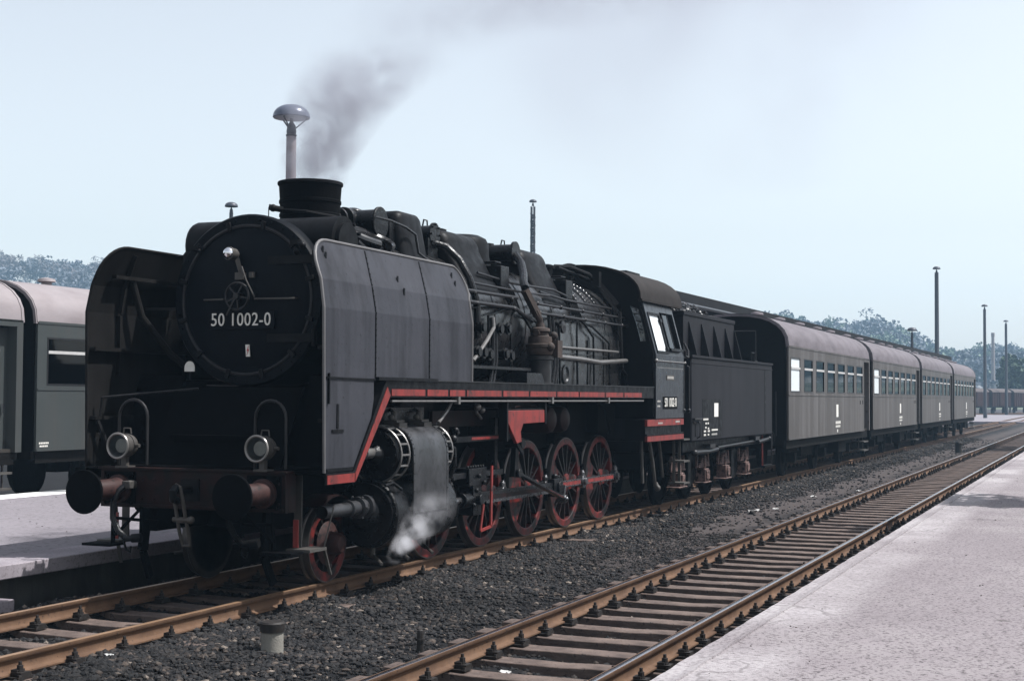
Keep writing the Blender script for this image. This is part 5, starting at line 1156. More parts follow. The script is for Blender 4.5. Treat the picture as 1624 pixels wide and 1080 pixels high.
    for k in range(14):
        a = 2*PI*k/14; m.ball((s*1.14+.25*math.cos(a),2.47,1.38+.25*math.sin(a)), .018, 6)
    m.build('valve_cover', 'grease_black', cy)
    m = MB(); m.cyl((s*1.14,2.44,1.4), (s*1.14,2.2,1.4), .062, n=18); m.cyl((s*1.14,2.2,1.4), (s*1.14,2.18,1.4), .05, n=18); m.build('spindle_guide', 'pale_pipe', cy)
    m = MB(); m.lathe((s*1.14,2.3,.82), (0,-1,0), [(0,.09),(.04,.13),(.1,.13),(.11,.09),(.2,.09),(.21,.12),(.26,.12),(.27,.08),(.42,.08),(.43,.095),(.46,.095),(.47,.072),(1.0,.068)], 20); 
    for k in range(6):
        a = 2*PI*k/6; m.ball((s*1.14+.12*math.cos(a),2.07,.82+.12*math.sin(a)), .022, 6)
    tr_ = m.build('tail_rod_guide', 'apron_grey', cy); m = MB(); m.lathe((s*1.14,1.3,.82), (0,-1,0), [(-.002,.066),(.012,.066),(.013,0)], 18); m.build('dark_end_disc', 'void', tr_)  # near-black disc painted as the dark hollow of the open tube
    # drain cocks and pipes
    m = MB()
    for y in (2.55, 3.2, 3.85): m.cyl((s*1.08,y,.36), (s*1.08,y,.24), .03, n=10); m.tube([(s*1.08,y,.26),(s*1.2,y-.1,.22),(s*1.35,y-.3,.2)], .018, 6).cut()
    m.build_each('drain_cock', 'lamp_body', cy); m = MB()
    m.tube([(s*1.36,2.3,1.05),(s*1.4,2.4,1.08),(s*1.43,2.55,1.0)], .02, 8); m.tube([(s*1.3,4.0,1.45),(s*1.36,4.1,1.4),(s*1.36,4.12,1.2),(s*1.3,4.1,1.05)], .035, 8); m.ball((s*1.38,4.05,1.52), .05); m.ball((s*1.34,4.2,1.62), .04); m.cyl((s*1.15,3.86,1.5), (s*1.15,4.3,1.5), .05, n=12)
    for k in range(14): m.ball((s*(1.2+.15*((k*7) % 5)/5), 3.95+.35*((k*3) % 7)/7, .95+.7*((k*5) % 11)/11), .03+.012*(k % 3), 8)
    m.build('cylinder_fittings', 'grease_black', cy)
    # reservoirs
    for y in (7.98, 8.55):
        m = MB(); m.lathe((0,y,1.7), (s,0,0), [(.5,.2),(1.1,.2),(1.16,.18),(1.2,.12),(1.21,0)], 24); P_(m, 'air_reservoir', 'red_dark')
    # brake hangers, splash plates
    for i, y in enumerate(YW):
        m = MB(); m.bar((s*.76,y+.80,1.15), (s*.76,y+.79,.45), .04, .05); m.prism([(y+.73,.5),(y+.79,.46),(y+.77,.95),(y+.70,.92)], 'x', min(s*.7,s*.83), max(s*.7,s*.83)); P_(m, 'brake_block', 'soot')
    m = MB(); m.bar((s*1.0,4.2,1.75), (s*1.0,6.2,1.75), .05, .2); m.box(min(s*.9,s*1.0), max(s*.9,s*1.0), 4.4,4.75,1.6,1.78); m.build('motion_plate', 'red_dark', loco)
    m = MB(); m.tube([(s*1.2,9.9,1.95),(s*1.2,10.3,1.85),(s*1.2,10.6,1.45)], .02, 6); m.box(min(s*.7,s*.95), max(s*.7,s*.95), 9.2,9.8,1.5,1.95); m.box(min(s*.7,s*.95), max(s*.7,s*.95), 10.7,11.6,1.45,2.0); P_(m, 'ash_pan', 'soot')

# ---- cab
def lean(mb):
    out = []
    for x, y, z in mb.v:
        if z > 2.785 and abs(x) > 1.3: x -= math.copysign((z-2.785)*.27, x)
        out.append((x, y, z))
    mb.v = out; return mb
for s in (1, -1):
    m = MB(); X0, X1 = sorted((s*1.46, s*1.5))
    for (a, b, c, d) in ((12.18,13.95,1.67,2.78),(12.18,12.32,2.78,3.74),(12.96,13.04,2.78,3.74),(13.88,13.95,2.78,3.74),(12.32,12.96,2.78,2.85),(12.32,12.96,3.48,3.74),(13.04,13.88,2.78,2.9),(13.04,13.88,3.55,3.74)): m.box(X0, X1, a, b, c, d)
    sd = P_(lean(m), 'cab_side', 'cab_side', smooth=0)
    m = MB(); x0, x1 = sorted((s*1.5, s*1.512))
    for a, b, c, d in ((12.28,12.33,2.8,3.52),(12.95,13.0,2.8,3.52),(12.33,12.95,2.8,2.85),(12.33,12.95,3.48,3.52)): m.box(x0, x1, a, b, c, d)
    wf = lean(m).build('window', 'loco_black', sd, smooth=0)
    m = MB(); m.box(min(s*1.475,s*1.48), max(s*1.475,s*1.48), 12.32, 12.96, 2.85, 3.48); lean(m).build('pane', 'frosted' if s > 0 else 'cab_glass', wf, smooth=0)  # opaque white stands for the sky reflected in the cab window
    for z in (2.9, 3.4): m = MB(); m.box(min(s*1.5,s*1.53), max(s*1.5,s*1.53), 12.9, 13.0, z-.03, z+.03); lean(m).build('catch', 'loco_black', wf, smooth=0)
    m = MB(); x0, x1 = sorted((s*1.44, s*1.46))
    for a, b, c, d in ((13.3,13.34,2.9,3.55),(13.62,13.66,2.9,3.55)): m.box(x0, x1, a, b, c, d)
    m.box(min(s*1.5,s*1.56), max(s*1.5,s*1.56), 13.04, 13.8, 2.86, 2.91); sw = lean(m).build('sliding_window', 'loco_black', sd, smooth=0)
    m = MB(); m.box(min(s*1.45,s*1.455), max(s*1.45,s*1.455), 13.34, 13.62, 2.9, 3.55); lean(m).build('pane', 'glass', sw, smooth=0)
    m = MB(); m.tube([(s*1.54,12.12,2.665),(s*1.54,13.9,2.665)], .014, 8); m.ball((s*1.53,12.1,2.665), .035); m.ball((s*1.53,13.92,2.665), .03); m.box(min(s*1.5,s*1.505), max(s*1.5,s*1.505), 12.22, 13.9, 2.545, 2.56); m.build('cab_handrail', 'pale_pipe', sd)
    m = MB()
    for y in (13.98, 14.32): m.tube([(s*1.46,y,2.62),(s*1.5,y,2.6),(s*1.5,y,1.75)], .016, 8); m.ball((s*1.5,y,1.8), .035)
    m.tube([(s*1.5,14.02,2.9),(s*1.5,14.05,2.8),(s*1.5,14.25,2.78),(s*1.48,14.33,2.9),(s*1.4,14.33,3.05)], .022, 8)
    m.build('door_rail', 'dark_pipe', sd)
    # number on cab side
    ex = (0, s, 0)
    m = MB(); m.box(min(s*1.5,s*1.508), max(s*1.5,s*1.508), 12.6, 13.5, 1.83, 2.05); np_ = m.build('number_plate', 'void', sd, smooth=0)
    m = text('50 1002-0', .225, font_w=.78, extr=.005); letters_on(m, (s*1.511, 13.05, 1.94), ex, (0,0,1)); m.build('number', 'white_letter', np_, smooth=0)
    m = MB(); m.box(min(s*1.5,s*1.508), max(s*1.5,s*1.508), 12.82, 13.3, 2.34, 2.43); pl = m.build('depot_plate', 'lamp_body', sd, smooth=0)
    m = MB()
    for k in range(8): m.box(min(s*1.508,s*1.511), max(s*1.508,s*1.511), 12.86+k*.05, 12.895+k*.05, 2.365, 2.41)
    for k in range(4): m.box(min(s*1.5,s*1.504), max(s*1.5,s*1.504), 12.26+k*.05, 12.295+k*.05, 1.955, 1.985); m.box(min(s*1.5,s*1.504), max(s*1.5,s*1.504), 12.26+k*.045, 12.29+k*.045, 1.87, 1.9)
    m.build('lettering', 'faded_letter', pl, smooth=0)
    # red strips and box under the cab
    m = MB(); m.box(min(s*1.1,s*1.46), max(s*1.1,s*1.46), 11.68, 13.92, 1.3, 1.66); m.box(min(s*1.44,s*1.5), max(s*1.44,s*1.5), 11.66, 13.94, 1.385, 1.41); ub = P_(m, 'cab_step_box', 'loco_black', smooth=0)
    m = MB(); x0, x1 = sorted((s*1.46, s*1.505)); m.box(x0, x1, 11.66, 13.94, 1.545, 1.655); m.cut(); m.box(x0, x1, 11.66, 13.94, 1.285, 1.375); m.build_each('red_stripe', 'red', ub, smooth=0)
    m = MB()
    for k in range(4): m.box(min(s*1.505,s*1.508), max(s*1.505,s*1.508), 13.4+k*.07, 13.45+k*.07, 1.59, 1.62); m.box(min(s*1.505,s*1.508), max(s*1.505,s*1.508), 12.3+k*.07, 12.35+k*.07, 1.575, 1.605)
    m.build('lettering', 'faded_letter', ub, smooth=0)
    # cab ladder
    m = MB()
    for z in (.45, .85, 1.25): m.box(min(s*1.2,s*1.5), max(s*1.2,s*1.5), 13.98, 14.38, z, z+.03)
    for y in (14.0, 14.36): m.bar((s*1.3,y,.45), (s*1.3,y,1.65), .015, .05)
    P_(m, 'cab_ladder', 'lamp_body', smooth=0)
    m = MB(); m.tube([(s*1.25,12.6,1.3),(s*1.3,12.65,.9),(s*1.3,12.8,.5),(s*1.28,13.05,.42),(s*1.2,13.2,.5)], .035, 8); m.tube([(s*1.2,12.3,1.3),(s*1.22,12.32,.55)], .03, 8); m.tube([(s*1.25,13.2,1.3),(s*1.25,13.35,.9),(s*1.2,13.6,.6)], .028, 8); m.ball((s*1.28,13.02,.43), .06); P_(m, 'injector_pipe', 'lamp_body')
def roof_prof(w, ze, zt, n=20): return [(w*math.copysign(abs(math.cos(PI*i/n))**.85, math.cos(PI*i/n)), ze+(zt-ze)*math.sin(PI*i/n)**.8) for i in range(n+1)]
o_, i_ = roof_prof(1.30, 3.70, 4.345), roof_prof(1.27, 3.70, 4.31)
m = MB(); m.prism(o_+i_[::-1], 'y', 11.95, 14.55); m.box(1.24,1.32,11.95,14.3,3.69,3.725); m.box(-1.32,-1.24,11.95,14.3,3.69,3.725); rf = P_(m, 'cab_roof', 'roof_brown', smooth=40)
m = MB(); m.bar((.62,12.5,4.23), (.62,13.9,4.23), .5, .05, (.35,0,1)); m.box(.3,.8,12.7,13.5,4.2,4.29); m.box(-.5,.1,12.6,13.6,4.3,4.38); m.lathe((.45,13.75,4.2), (0,0,1), [(0,.1),(.12,.1),(.16,.05)], 14); m.build('roof_vent', 'loco_black', rf, bevel=.01)
m = MB(); wall = [(1.46,1.7),(1.46,2.785),(1.2,3.71)]+[(x*.965, z) for x, z in roof_prof(1.27, 3.70, 4.31)[1:-1]]+[(-1.2,3.71),(-1.46,2.785),(-1.46,1.7)]
m.prism(wall, 'y', 12.14, 12.18); fw = P_(m, 'cab_front', 'loco_black', smooth=0)
for s in (1, -1):
    m = MB(); m.prism([(s*1.05,3.62),(s*1.19,3.56),(s*1.3,3.2),(s*1.33,3.0),(s*1.24,3.0),(s*1.16,3.3)], 'y', 12.125, 12.139); m.build('front_window', 'cab_glass', fw, smooth=0)
m = MB(); m.box(-1.4,1.4,12.2,14.3,1.67,1.72); m.box(-1.2,1.2,12.3,12.6,1.72,3.6); P_(m, 'cab_floor', 'void')
# ================================================================== TENDER
td = empty('tender', (0, 18.2, 0), 'dusty black coal and water tender coupled between the locomotive cab and the first coach', 'tender')
def T_(mb, name, m, parent=None, **k): return mb.build(name, m, parent or td, **k)
m = MB(); m.box(-1.47, 1.47, 14.62, 21.72, 1.2, 2.8); body = T_(m, 'water_tank', 'tender_side', bevel=.03)
m = MB()
for s in (1, -1):
    m.box(min(s*1.44,s*1.49), max(s*1.44,s*1.49), 14.6, 21.74, 2.79, 2.84); m.box(min(s*1.47,s*1.478), max(s*1.47,s*1.478), 14.62, 21.72, 2.68, 2.70)
m.box(-1.49,1.49,21.7,21.75,2.79,2.84); m.build('tank_rim', 'tender_side', body, bevel=.006)
for s in (1, -1):
    m = MB(); m.box(min(s*1.47,s*1.474), max(s*1.47,s*1.474), 20.93, 21.02, 1.25, 2.66); m.build('seam', 'loco_black', body, smooth=0)
    m = MB(); m.box(min(s*1.47,s*1.473), max(s*1.47,s*1.473), 15.4, 16.92, 1.26, 2.0); pn = m.build('panel', 'loco_black', body, smooth=0)
    m = MB(); x0, x1 = sorted((s*1.473, s*1.477)); m.box(x0, x1, 16.3, 16.62, 1.66, 1.93)
    for a, z, n in ((15.46,1.6,7),(15.62,1.52,2),(15.78,1.52,2),(15.6,1.44,2),(15.8,1.42,2),(15.5,1.37,3),(15.8,1.37,3),(16.1,1.385,9),(15.5,1.3,3),(15.8,1.3,2)):
        for k in range(n): m.box(x0, x1, a+k*.055, a+k*.055+.038, z, z+.035)
    m.build('lettering', 'white_letter', pn, smooth=0)
    m = MB()
    for k in range(8): m.box(x0, x1, 16.1+k*.055, 16.14+k*.055, 1.3, 1.335)
    m.build('lettering', 'faded_letter', pn, smooth=0)
    m = MB(); m.box(min(s*1.47,s*1.53), max(s*1.47,s*1.53), 14.66, 15.2, 1.62, 1.65); m.tube([(s*1.47,15.05,1.58),(s*1.52,15.05,1.55),(s*1.52,15.05,1.3),(s*1.47,15.05,1.27)], .014, 6); m.tube([(s*1.47,14.7,1.58),(s*1.52,14.7,1.55),(s*1.52,14.7,1.3)], .014, 6); m.build('tank_step', 'dark_pipe', body)
m = MB(); x = 1.2; m.box(-x, x, 15.0, 19.1, 2.8, 3.68); m.box(-x-.02, x+.02, 14.98, 19.12, 3.62, 3.7); bn = T_(m, 'coal_bunker', 'tender_side', bevel=.01)
m = MB()
for s in (1, -1):
    for y in (15.38, 16.33, 17.32, 18.28, 19.08):
        m.prism([(s*1.2,3.5),(s*1.215,3.5),(s*1.38,2.84),(s*1.2,2.84)], 'y', y-.015, y+.015).cut()
m.build_each('gusset', 'tender_side', bn, smooth=0)
m = MB(); m.lathe((0,20.4,2.8), (0,0,1), [(0,.32),(.12,.32),(.13,.36),(.18,.36),(.2,.1)], 24); m.tube([(1.3,20.3,2.8),(1.3,20.3,3.05),(1.3,20.6,3.05),(1.3,20.6,2.8)], .02, 6); m.box(.9,1.2,21.1,21.4,2.8,2.9); T_(m, 'filler', 'loco_black')
m = MB(); m.tube([(1.1,21.66,2.8),(1.1,21.66,3.6),(.2,21.66,3.6)], .014, 6); m.tube([(.95,20.0,2.8),(.95,20.0,3.1),(.95,20.3,3.2)], .04, 8); T_(m, 'rear_rail', 'dark_pipe')
m = MB(); m.box(-1.3, 1.3, 14.6, 21.8, 1.0, 1.2); m.box(-1.45, 1.45, 21.7, 21.85, .86, 1.2); m.box(-.6,.6,14.4,21.7,.75,1.0); T_(m, 'frame', 'loco_black', smooth=0)
m = MB()
for s in (1, -1):
    m.tube([(s*1.36,15.1,.99),(s*1.38,16.2,.98),(s*1.36,17.0,1.0)], .045, 8); m.cut(); m.tube([(s*1.36,17.0,1.03),(s*1.38,20.2,1.08)], .035, 8); m.cut(); m.tube([(s*1.38,20.6,1.05),(s*1.4,21.6,1.1)], .05, 8)
    m.box(min(s*1.3,s*1.45), max(s*1.3,s*1.45), 16.1,16.5,1.05,1.12); m.box(min(s*1.3,s*1.45), max(s*1.3,s*1.45), 20.1,20.5,1.1,1.18); m.ball((s*1.4,15.1,.98), .07); m.ball((s*1.42,21.6,1.1), .06); m.cut()
m.build_each('tender_pipe', 'dark_pipe', td)
for s in (1, -1):
    m = MB(); m.bar((s*1.38,21.05,1.2), (s*1.38,21.08,.5), .03, .03); T_(m, 'red_pole', 'red', smooth=0)
    m = MB(); m.tube([(s*1.45,21.75,2.5),(s*1.45,21.75,.5),(s*1.4,21.1,.5)], .014, 6); T_(m, 'rear_ladder', 'dark_pipe')
for s in (-.875, .875):
    m = MB(); m.lathe((s,21.85,1.05), (0,1,0), [(0,.16),(.04,.16),(.04,.1),(.45,.1),(.46,.2),(.6,.225),(.62,.2),(.63,0)], 20); T_(m, 'buffer', 'loco_black')
for yb in (15.75, 19.3):
    m = MB()
    for s in (1, -1):
        xa, xb = sorted((s*.98, s*1.04)); m.prism([(yb-1.35,.78),(yb-1.3,.62),(yb-.9,.5),(yb-.62,.34),(yb-.2,.26),(yb+.2,.26),(yb+.62,.34),(yb+.9,.5),(yb+1.3,.62),(yb+1.35,.78),(yb+.5,.92),(yb-.5,.92)], 'x', xa, xb)
        m.prism([(yb-.12,.3),(yb+.12,.3),(yb+.1,.92),(yb-.1,.92)], 'x', min(s*1.04,s*1.12), max(s*1.04,s*1.12))
    m.box(-.9,.9,yb-.2,yb+.2,.6,.95); bg_ = T_(m, 'bogie', 'loco_black', bevel=.01)
    for ya in (yb-.92, yb+.92):
        for s in (1, -1):
            m = MB(); m.lathe((s*.80,ya,.5), (s,0,0), [(-.11,.5),(-.1,.528),(-.08,.52),(-.07,.503),(0,.5),(.004,.49),(.004,.43),(-.03,.42),(-.03,.16),(.02,.14),(.06,.1),(.06,0)], 40); w = T_(m, 'tender_wheel', 'soot')
            m = MB(); m.box(min(s*1.02,s*1.24), max(s*1.02,s*1.24), ya-.15, ya+.15, .36, .62); m.box(min(s*1.24,s*1.27), max(s*1.24,s*1.27), ya-.11, ya+.11, .4, .58); m.box(min(s*1.0,s*1.26), max(s*1.0,s*1.26), ya-.3, ya+.3, .33, .36); m.build('axlebox', 'spring_pink', w, bevel=.015)
            m = MB()
            for k in range(6): m.bar((s*1.13,ya-.44+k*.055,.66+k*.032), (s*1.13,ya+.44-k*.055,.66+k*.032), .1, .027)
            m.box(min(s*1.08,s*1.2), max(s*1.08,s*1.2), ya-.05, ya+.05, .62, .88)
            for q in (-1, 1): m.bar((s*1.13,ya+q*.46,.64), (s*1.13,ya+q*.4,.93), .05, .06)
            m.build('leaf_spring', 'spring_pink' if s > 0 else 'soot', w, bevel=.006)
# coal heap
def coal():
    pts = []
    for k in range(2600):
        x = rng.uniform(-1.04, 1.04); y = rng.uniform(15.05, 19.4); t = max(0, 1-((y-15.9)/3.4)**2) if y > 15.9 else 1-.25*((15.9-y)/.9)
        z = 3.62+.42*t*(1-(x/1.1)**2)**.6+.1*mnoise.noise((x*2, y*2, 5)); pts.append((x, y, z-rng.uniform(0, .05)))
    o = scatter_ret('coal', np.array(pts), rng.uniform(.035, .085, 2600), 'coal')
    tag(o, 'heap of black coal lumps piled in the tender bunker', 'coal', None, 'stuff')
def scatter_ret(name, pts, size, m):
    scatter(name, pts, size, m); return [o for o in C.objects if o.name.startswith(name)][-1]
coal()

# ================================================================== HILLS AND WOODS
def ridge(px):
    """skyline height of the wooded hill (tree tops), as seen angle px -> metres at r=600"""
    K = [(-900,455),(-300,425),(0,408),(60,412),(150,422),(300,440),(600,480),(900,500),(1150,500),(1250,498),(1300,508),(1345,514),(1385,500),(1430,520),(1470,541),(1500,552),(1540,548),(1590,545),(1640,552),(1800,556),(2400,556)]
    for (a, ya), (b, yb) in zip(K, K[1:]):
        if a <= px <= b: return ya+(yb-ya)*(px-a)/(b-a)
    return 560
def dirvec(px):
    d = f_+r_*((px-812)/2315.3); d.z = 0; return d
def hill_z(px, r):
    top = (637-ridge(px))/2315.3*600-11; t = max(0, min(1, (r-330)/270)); t = t*t*(3-2*t)
    return -.4+max(2, top)*t
rows = []
for px in range(-900, 2401, 60): rows.append([tuple(Vector((CAM.x, CAM.y, 0))+dirvec(px)*r+Vector((0,0,hill_z(px, r)))) for r in (300,330,360,400,440,480,520,560,600,640,700,800)])
m = MB()
nv = len(rows[0]); m.v = [p for r in rows for p in r]; m.f = [(i*nv+j, (i+1)*nv+j, (i+1)*nv+j+1, i*nv+j+1) for i in range(len(rows)-1) for j in range(nv-1)]
m.build('hill', 'hill_ground', kind='structure')
def crown_points(n, h, r, trunk):
    """leaf clump positions inside a lumpy crown"""
    lobes = [(rng.normal(0, .42, 3)*np.array([r, r, h*.26])+np.array([0, 0, trunk+(h-trunk)*.5]), rng.uniform(.32, .58)*r) for _ in range(11)]
    out = []
    for k in range(n):
        c, q = lobes[rng.integers(len(lobes))]; d = rng.normal(0, 1, 3); d /= np.linalg.norm(d); out.append(c+d*q*rng.uniform(.55, 1.05)*np.array([1, 1, .85]))
    return np.array(out)
def leaf_quads(P, size, flat=1.):
    n = len(P); d = rng.normal(0, 1, (n, 3)); d /= np.linalg.norm(d, axis=1)[:, None]; e = np.cross(d, rng.normal(0, 1, (n, 3))); e /= np.linalg.norm(e, axis=1)[:, None]
    s = size*rng.uniform(.5, 1.2, n)[:, None]; a = d*s; b = e*s*flat
    V = np.stack([P-a-b*.6, P+a*.3-b, P+a+b*.5, P-a*.4+b], 1); return V
def wood(name, pxs, rs, n, hh, rr, leaf, m, per, flat=1., trunkm=True):
    allV = []; tm = MB()
    for k in range(n):
        px = rng.uniform(*pxs); r = rng.uniform(*rs); base = np.array(Vector((CAM.x, CAM.y, 0))+dirvec(px)*r+Vector((0,0,hill_z(px, r)))); h = rng.uniform(*hh); q = rng.uniform(*rr)
        allV.append(leaf_quads(crown_points(per, h, q, h*.15)+base, leaf, flat))
        if k % 3 == 0 and trunkm: tm.bar(tuple(base), tuple(base+np.array([0, 0, h*.6])), .35, .35)
    V = np.concatenate(allV).reshape(-1, 3); F = np.arange(len(V)).reshape(-1, 4); o = np_obj(name, V, F, m, 'stuff')
    return o
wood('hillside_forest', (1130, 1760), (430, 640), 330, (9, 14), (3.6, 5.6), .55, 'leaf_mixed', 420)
wood('hillside_forest', (1130, 1760), (430, 640), 200, (9, 14), (3.6, 5.6), .55, 'leaf_spring', 420)
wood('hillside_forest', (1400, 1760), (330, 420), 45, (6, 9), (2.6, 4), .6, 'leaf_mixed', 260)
wood('hillside_forest', (1760, 2500), (430, 640), 260, (11, 17), (4, 6), .8, 'leaf_dark', 170)  # out-of-view wood, added to darken the reflections in the coach windows
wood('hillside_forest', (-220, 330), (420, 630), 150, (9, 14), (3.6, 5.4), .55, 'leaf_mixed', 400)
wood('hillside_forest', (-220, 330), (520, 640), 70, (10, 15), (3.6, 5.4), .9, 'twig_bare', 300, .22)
def tree(name, base, h, rad, trunk, leafm, n, size, label, cat='tree', group=None):
    t = empty(name, base, label, cat, group); b = Vector(base)
    m = MB(); m.tube([b+Vector((0,0,-.2)), b+Vector((.05*h*.1, 0, trunk*.6)), b+Vector((0,0,trunk*1.2)), b+Vector((.1,.1,h*.75))], h*.016, 8)
    for k in range(7):
        a = k*2.4; z = trunk*(.8+.25*k/2); m.tube([b+Vector((0,0,z)), b+Vector((math.cos(a)*rad*.4, math.sin(a)*rad*.4, z+h*.12)), b+Vector((math.cos(a)*rad*.75, math.sin(a)*rad*.75, z+h*.2))], h*.006, 6)
    m.build('trunk', 'bark', t)
    V = leaf_quads(crown_points(n, h, rad, trunk)+np.array(base), size).reshape(-1, 3)-np.array(base); o = np_obj('crown', V, np.arange(len(V)).reshape(-1, 4), leafm); o.parent = t
    return t
tree('broadleaf_tree', (-7.2, 258, -.3), 10.5, 4.6, 1.5, 'leaf_dark', 3600, .36, 'dark green bushy tree behind the freight wagons and mast lamps', 'tree')
# the tree off to the right whose branches shade the platform
tree('broadleaf_tree', (10.3, 14.4, .37), 7.2, 2.0, 2.4, 'leaf_spring', 900, .17, 'leafy tree on the wide empty platform whose shadow crosses its edge', 'tree')
tree('broadleaf_tree', (10.2, 60, .37), 9.5, 3.2, 3, 'leaf_spring', 1500, .3, 'leafy tree further along the wide platform shading the empty track', 'tree')

# ================================================================== SMOKE, STEAM, HAZE
def vol_mat(name, build):
    m = bpy.data.materials.new(name); m.use_nodes = True; n = m.node_tree.nodes; L = m.node_tree.links
    n.remove(n['Principled BSDF']); v = n.new('ShaderNodeVolumePrincipled'); L.new(v.outputs[0], n['Material Output'].inputs['Volume']); build(n, L, v); MATS[name] = m; return m
def mth(n, L, op, a, b=None, c=None):
    x = n.new('ShaderNodeMath'); x.operation = op
    for i, q in enumerate((a, b, c)):
        if q is None: continue
        if isinstance(q, (int, float)): x.inputs[i].default_value = q
        else: L.new(q, x.inputs[i])
    return x.outputs[0]
def plume(n, L, v):
    # world-aligned object coordinates; the plume leans away from the chimney along +Y, widening with height
    tc = n.new('ShaderNodeTexCoord'); sp = n.new('ShaderNodeSeparateXYZ'); L.new(tc.outputs['Object'], sp.inputs[0]); X, Y, Z = sp.outputs
    h = mth(n, L, 'MAXIMUM', mth(n, L, 'SUBTRACT', Z, 4.45), 0)
    cy = mth(n, L, 'ADD', mth(n, L, 'MULTIPLY', mth(n, L, 'POWER', h, 2.2), .26), mth(n, L, 'ADD', mth(n, L, 'MULTIPLY', h, .34), 2.95))
    rad = mth(n, L, 'ADD', mth(n, L, 'MULTIPLY', mth(n, L, 'POWER', h, 1.4), .26), .42)
    t = n.new('ShaderNodeTexNoise'); t.inputs['Scale'].default_value = 1.1; t.inputs['Detail'].default_value = 4; L.new(tc.outputs['Object'], t.inputs[0])
    wob = mth(n, L, 'MULTIPLY', mth(n, L, 'SUBTRACT', t.outputs[0], .5), mth(n, L, 'ADD', mth(n, L, 'MULTIPLY', h, .55), .2))
    dy = mth(n, L, 'ADD', mth(n, L, 'SUBTRACT', Y, cy), wob); dx = mth(n, L, 'SUBTRACT', X, mth(n, L, 'MULTIPLY', wob, .7))
    d = mth(n, L, 'SQRT', mth(n, L, 'ADD', mth(n, L, 'MULTIPLY', dx, dx), mth(n, L, 'MULTIPLY', dy, dy)))
    f = mth(n, L, 'SUBTRACT', 1, mth(n, L, 'DIVIDE', d, rad)); f = mth(n, L, 'MAXIMUM', f, 0); f = mth(n, L, 'POWER', f, .9)
    fade = n.new('ShaderNodeMapRange'); fade.inputs[1].default_value = 0; fade.inputs[2].default_value = 2.1; fade.inputs[3].default_value = 1; fade.inputs[4].default_value = .025; L.new(h, fade.inputs[0])
    t2 = n.new('ShaderNodeTexNoise'); t2.inputs['Scale'].default_value = 2.1; t2.inputs['Detail'].default_value = 7; t2.inputs['Distortion'].default_value = .6; L.new(tc.outputs['Object'], t2.inputs[0])
    nn = n.new('ShaderNodeMapRange'); nn.inputs[1].default_value = .40; nn.inputs[2].default_value = .62; L.new(t2.outputs[0], nn.inputs[0])
    den = mth(n, L, 'MULTIPLY', mth(n, L, 'MULTIPLY', f, fade.outputs[0]), mth(n, L, 'MULTIPLY', nn.outputs[0], 9.0))
    L.new(den, v.inputs['Density']); v.inputs['Color'].default_value = (.44, .45, .51, 1); v.inputs['Anisotropy'].default_value = .2
vol_mat('smoke', plume)
m = MB(); m.prism([(2.4,4.5),(3.5,4.5),(5.2,5.4),(9,6.6),(15,7.6),(15,10.2),(5,9.2),(1.2,6.6)], 'x', -2.4, 2.4)
o = m.build('smoke_plume', 'smoke', smooth=0); tag(o, 'grey smoke plume rising from the locomotive chimney', 'smoke', None, 'stuff')
def drift(n, L, v):
    tc = n.new('ShaderNodeTexCoord'); t = n.new('ShaderNodeTexNoise'); t.inputs['Scale'].default_value = .12; t.inputs['Detail'].default_value = 4; L.new(tc.outputs['Object'], t.inputs[0])
    nn = n.new('ShaderNodeMapRange'); nn.inputs[1].default_value = .5; nn.inputs[2].default_value = .75; L.new(t.outputs[0], nn.inputs[0])
    ge = n.new('ShaderNodeVectorMath'); ge.operation = 'MULTIPLY'; ge.inputs[1].default_value = (1/9, 1/26, 1/6); L.new(tc.outputs['Object'], ge.inputs[0])
    ln = n.new('ShaderNodeVectorMath'); ln.operation = 'LENGTH'; L.new(ge.outputs[0], ln.inputs[0])
    f = mth(n, L, 'MAXIMUM', mth(n, L, 'SUBTRACT', 1, ln.outputs['Value']), 0)
    L.new(mth(n, L, 'MULTIPLY', mth(n, L, 'MULTIPLY', f, nn.outputs[0]), .14), v.inputs['Density']); v.inputs['Color'].default_value = (.5, .5, .58, 1)
vol_mat('smoke_drift', drift)
m = MB(); m.lathe((-3,31,14), (0,1,0), [(-26,0),(-20,4),(-8,8),(0,9),(8,8),(20,4),(26,0)], 16); m.v = [(x, y, 14+(z-14)*.68) for x, y, z in m.v]
o = m.build('drifting_smoke', 'smoke_drift', at=(-3,31,14), smooth=0); tag(o, 'thin drifting smoke haze high above the train', 'smoke', None, 'stuff')
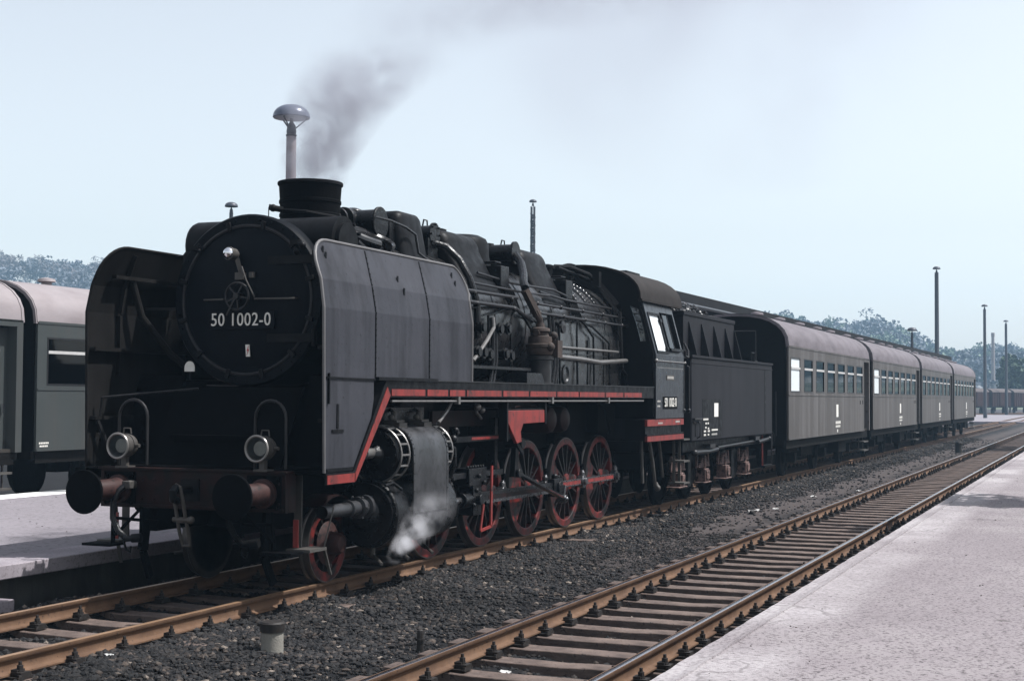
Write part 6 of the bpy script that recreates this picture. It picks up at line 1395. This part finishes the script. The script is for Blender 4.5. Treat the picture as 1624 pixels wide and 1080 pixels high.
def steam(n, L, v):
    tc = n.new('ShaderNodeTexCoord'); sp = n.new('ShaderNodeSeparateXYZ'); L.new(tc.outputs['Object'], sp.inputs[0]); X, Y, Z = sp.outputs   # local: Y along the jet 0..1.6
    t = n.new('ShaderNodeTexNoise'); t.inputs['Scale'].default_value = 4.5; t.inputs['Detail'].default_value = 5; L.new(tc.outputs['Object'], t.inputs[0])
    rad = mth(n, L, 'ADD', mth(n, L, 'MULTIPLY', Y, .16), .09)
    d = mth(n, L, 'SQRT', mth(n, L, 'ADD', mth(n, L, 'MULTIPLY', X, X), mth(n, L, 'MULTIPLY', Z, Z)))
    f = mth(n, L, 'MAXIMUM', mth(n, L, 'SUBTRACT', 1, mth(n, L, 'DIVIDE', d, rad)), 0)
    e = n.new('ShaderNodeMapRange'); e.inputs[1].default_value = 1.35; e.inputs[2].default_value = .15; L.new(Y, e.inputs[0])
    e2 = n.new('ShaderNodeMapRange'); e2.inputs[1].default_value = 0; e2.inputs[2].default_value = .12; L.new(Y, e2.inputs[0])
    nn = n.new('ShaderNodeMapRange'); nn.inputs[1].default_value = .43; nn.inputs[2].default_value = .6; L.new(t.outputs[0], nn.inputs[0])
    L.new(mth(n, L, 'MULTIPLY', mth(n, L, 'MULTIPLY', mth(n, L, 'MULTIPLY', f, e.outputs[0]), mth(n, L, 'MULTIPLY', nn.outputs[0], e2.outputs[0])), 11), v.inputs['Density']); v.inputs['Color'].default_value = (.93, .93, .97, 1)
vol_mat('steam', steam)
m = MB(); m.lathe((0,0,0), (0,1,0), [(0,.02),(.0,.1),(1.6,.36),(1.6,.02)], 16)
o = m.build('steam_jet', 'steam', smooth=0); a = Vector((1.62,1.95,.30)); b = Vector((1.62,3.3,.92)); o.location = a; o.rotation_euler = (math.atan2(b.z-a.z, b.y-a.y), 0, 0)
tag(o, 'white puff of steam blowing from the cylinder cocks beside the wheels', 'steam', None, 'stuff')
def hz(n, L, v):
    v.inputs['Density'].default_value = HAZE; v.inputs['Color'].default_value = (.5, .75, 1, 1); v.inputs['Anisotropy'].default_value = 0
HAZE = .00052
vol_mat('haze', hz)
m = MB(); m.box(-480, 330, -60, 1000, -1.4, 75); m.build('haze', 'haze', kind='stuff', smooth=0)
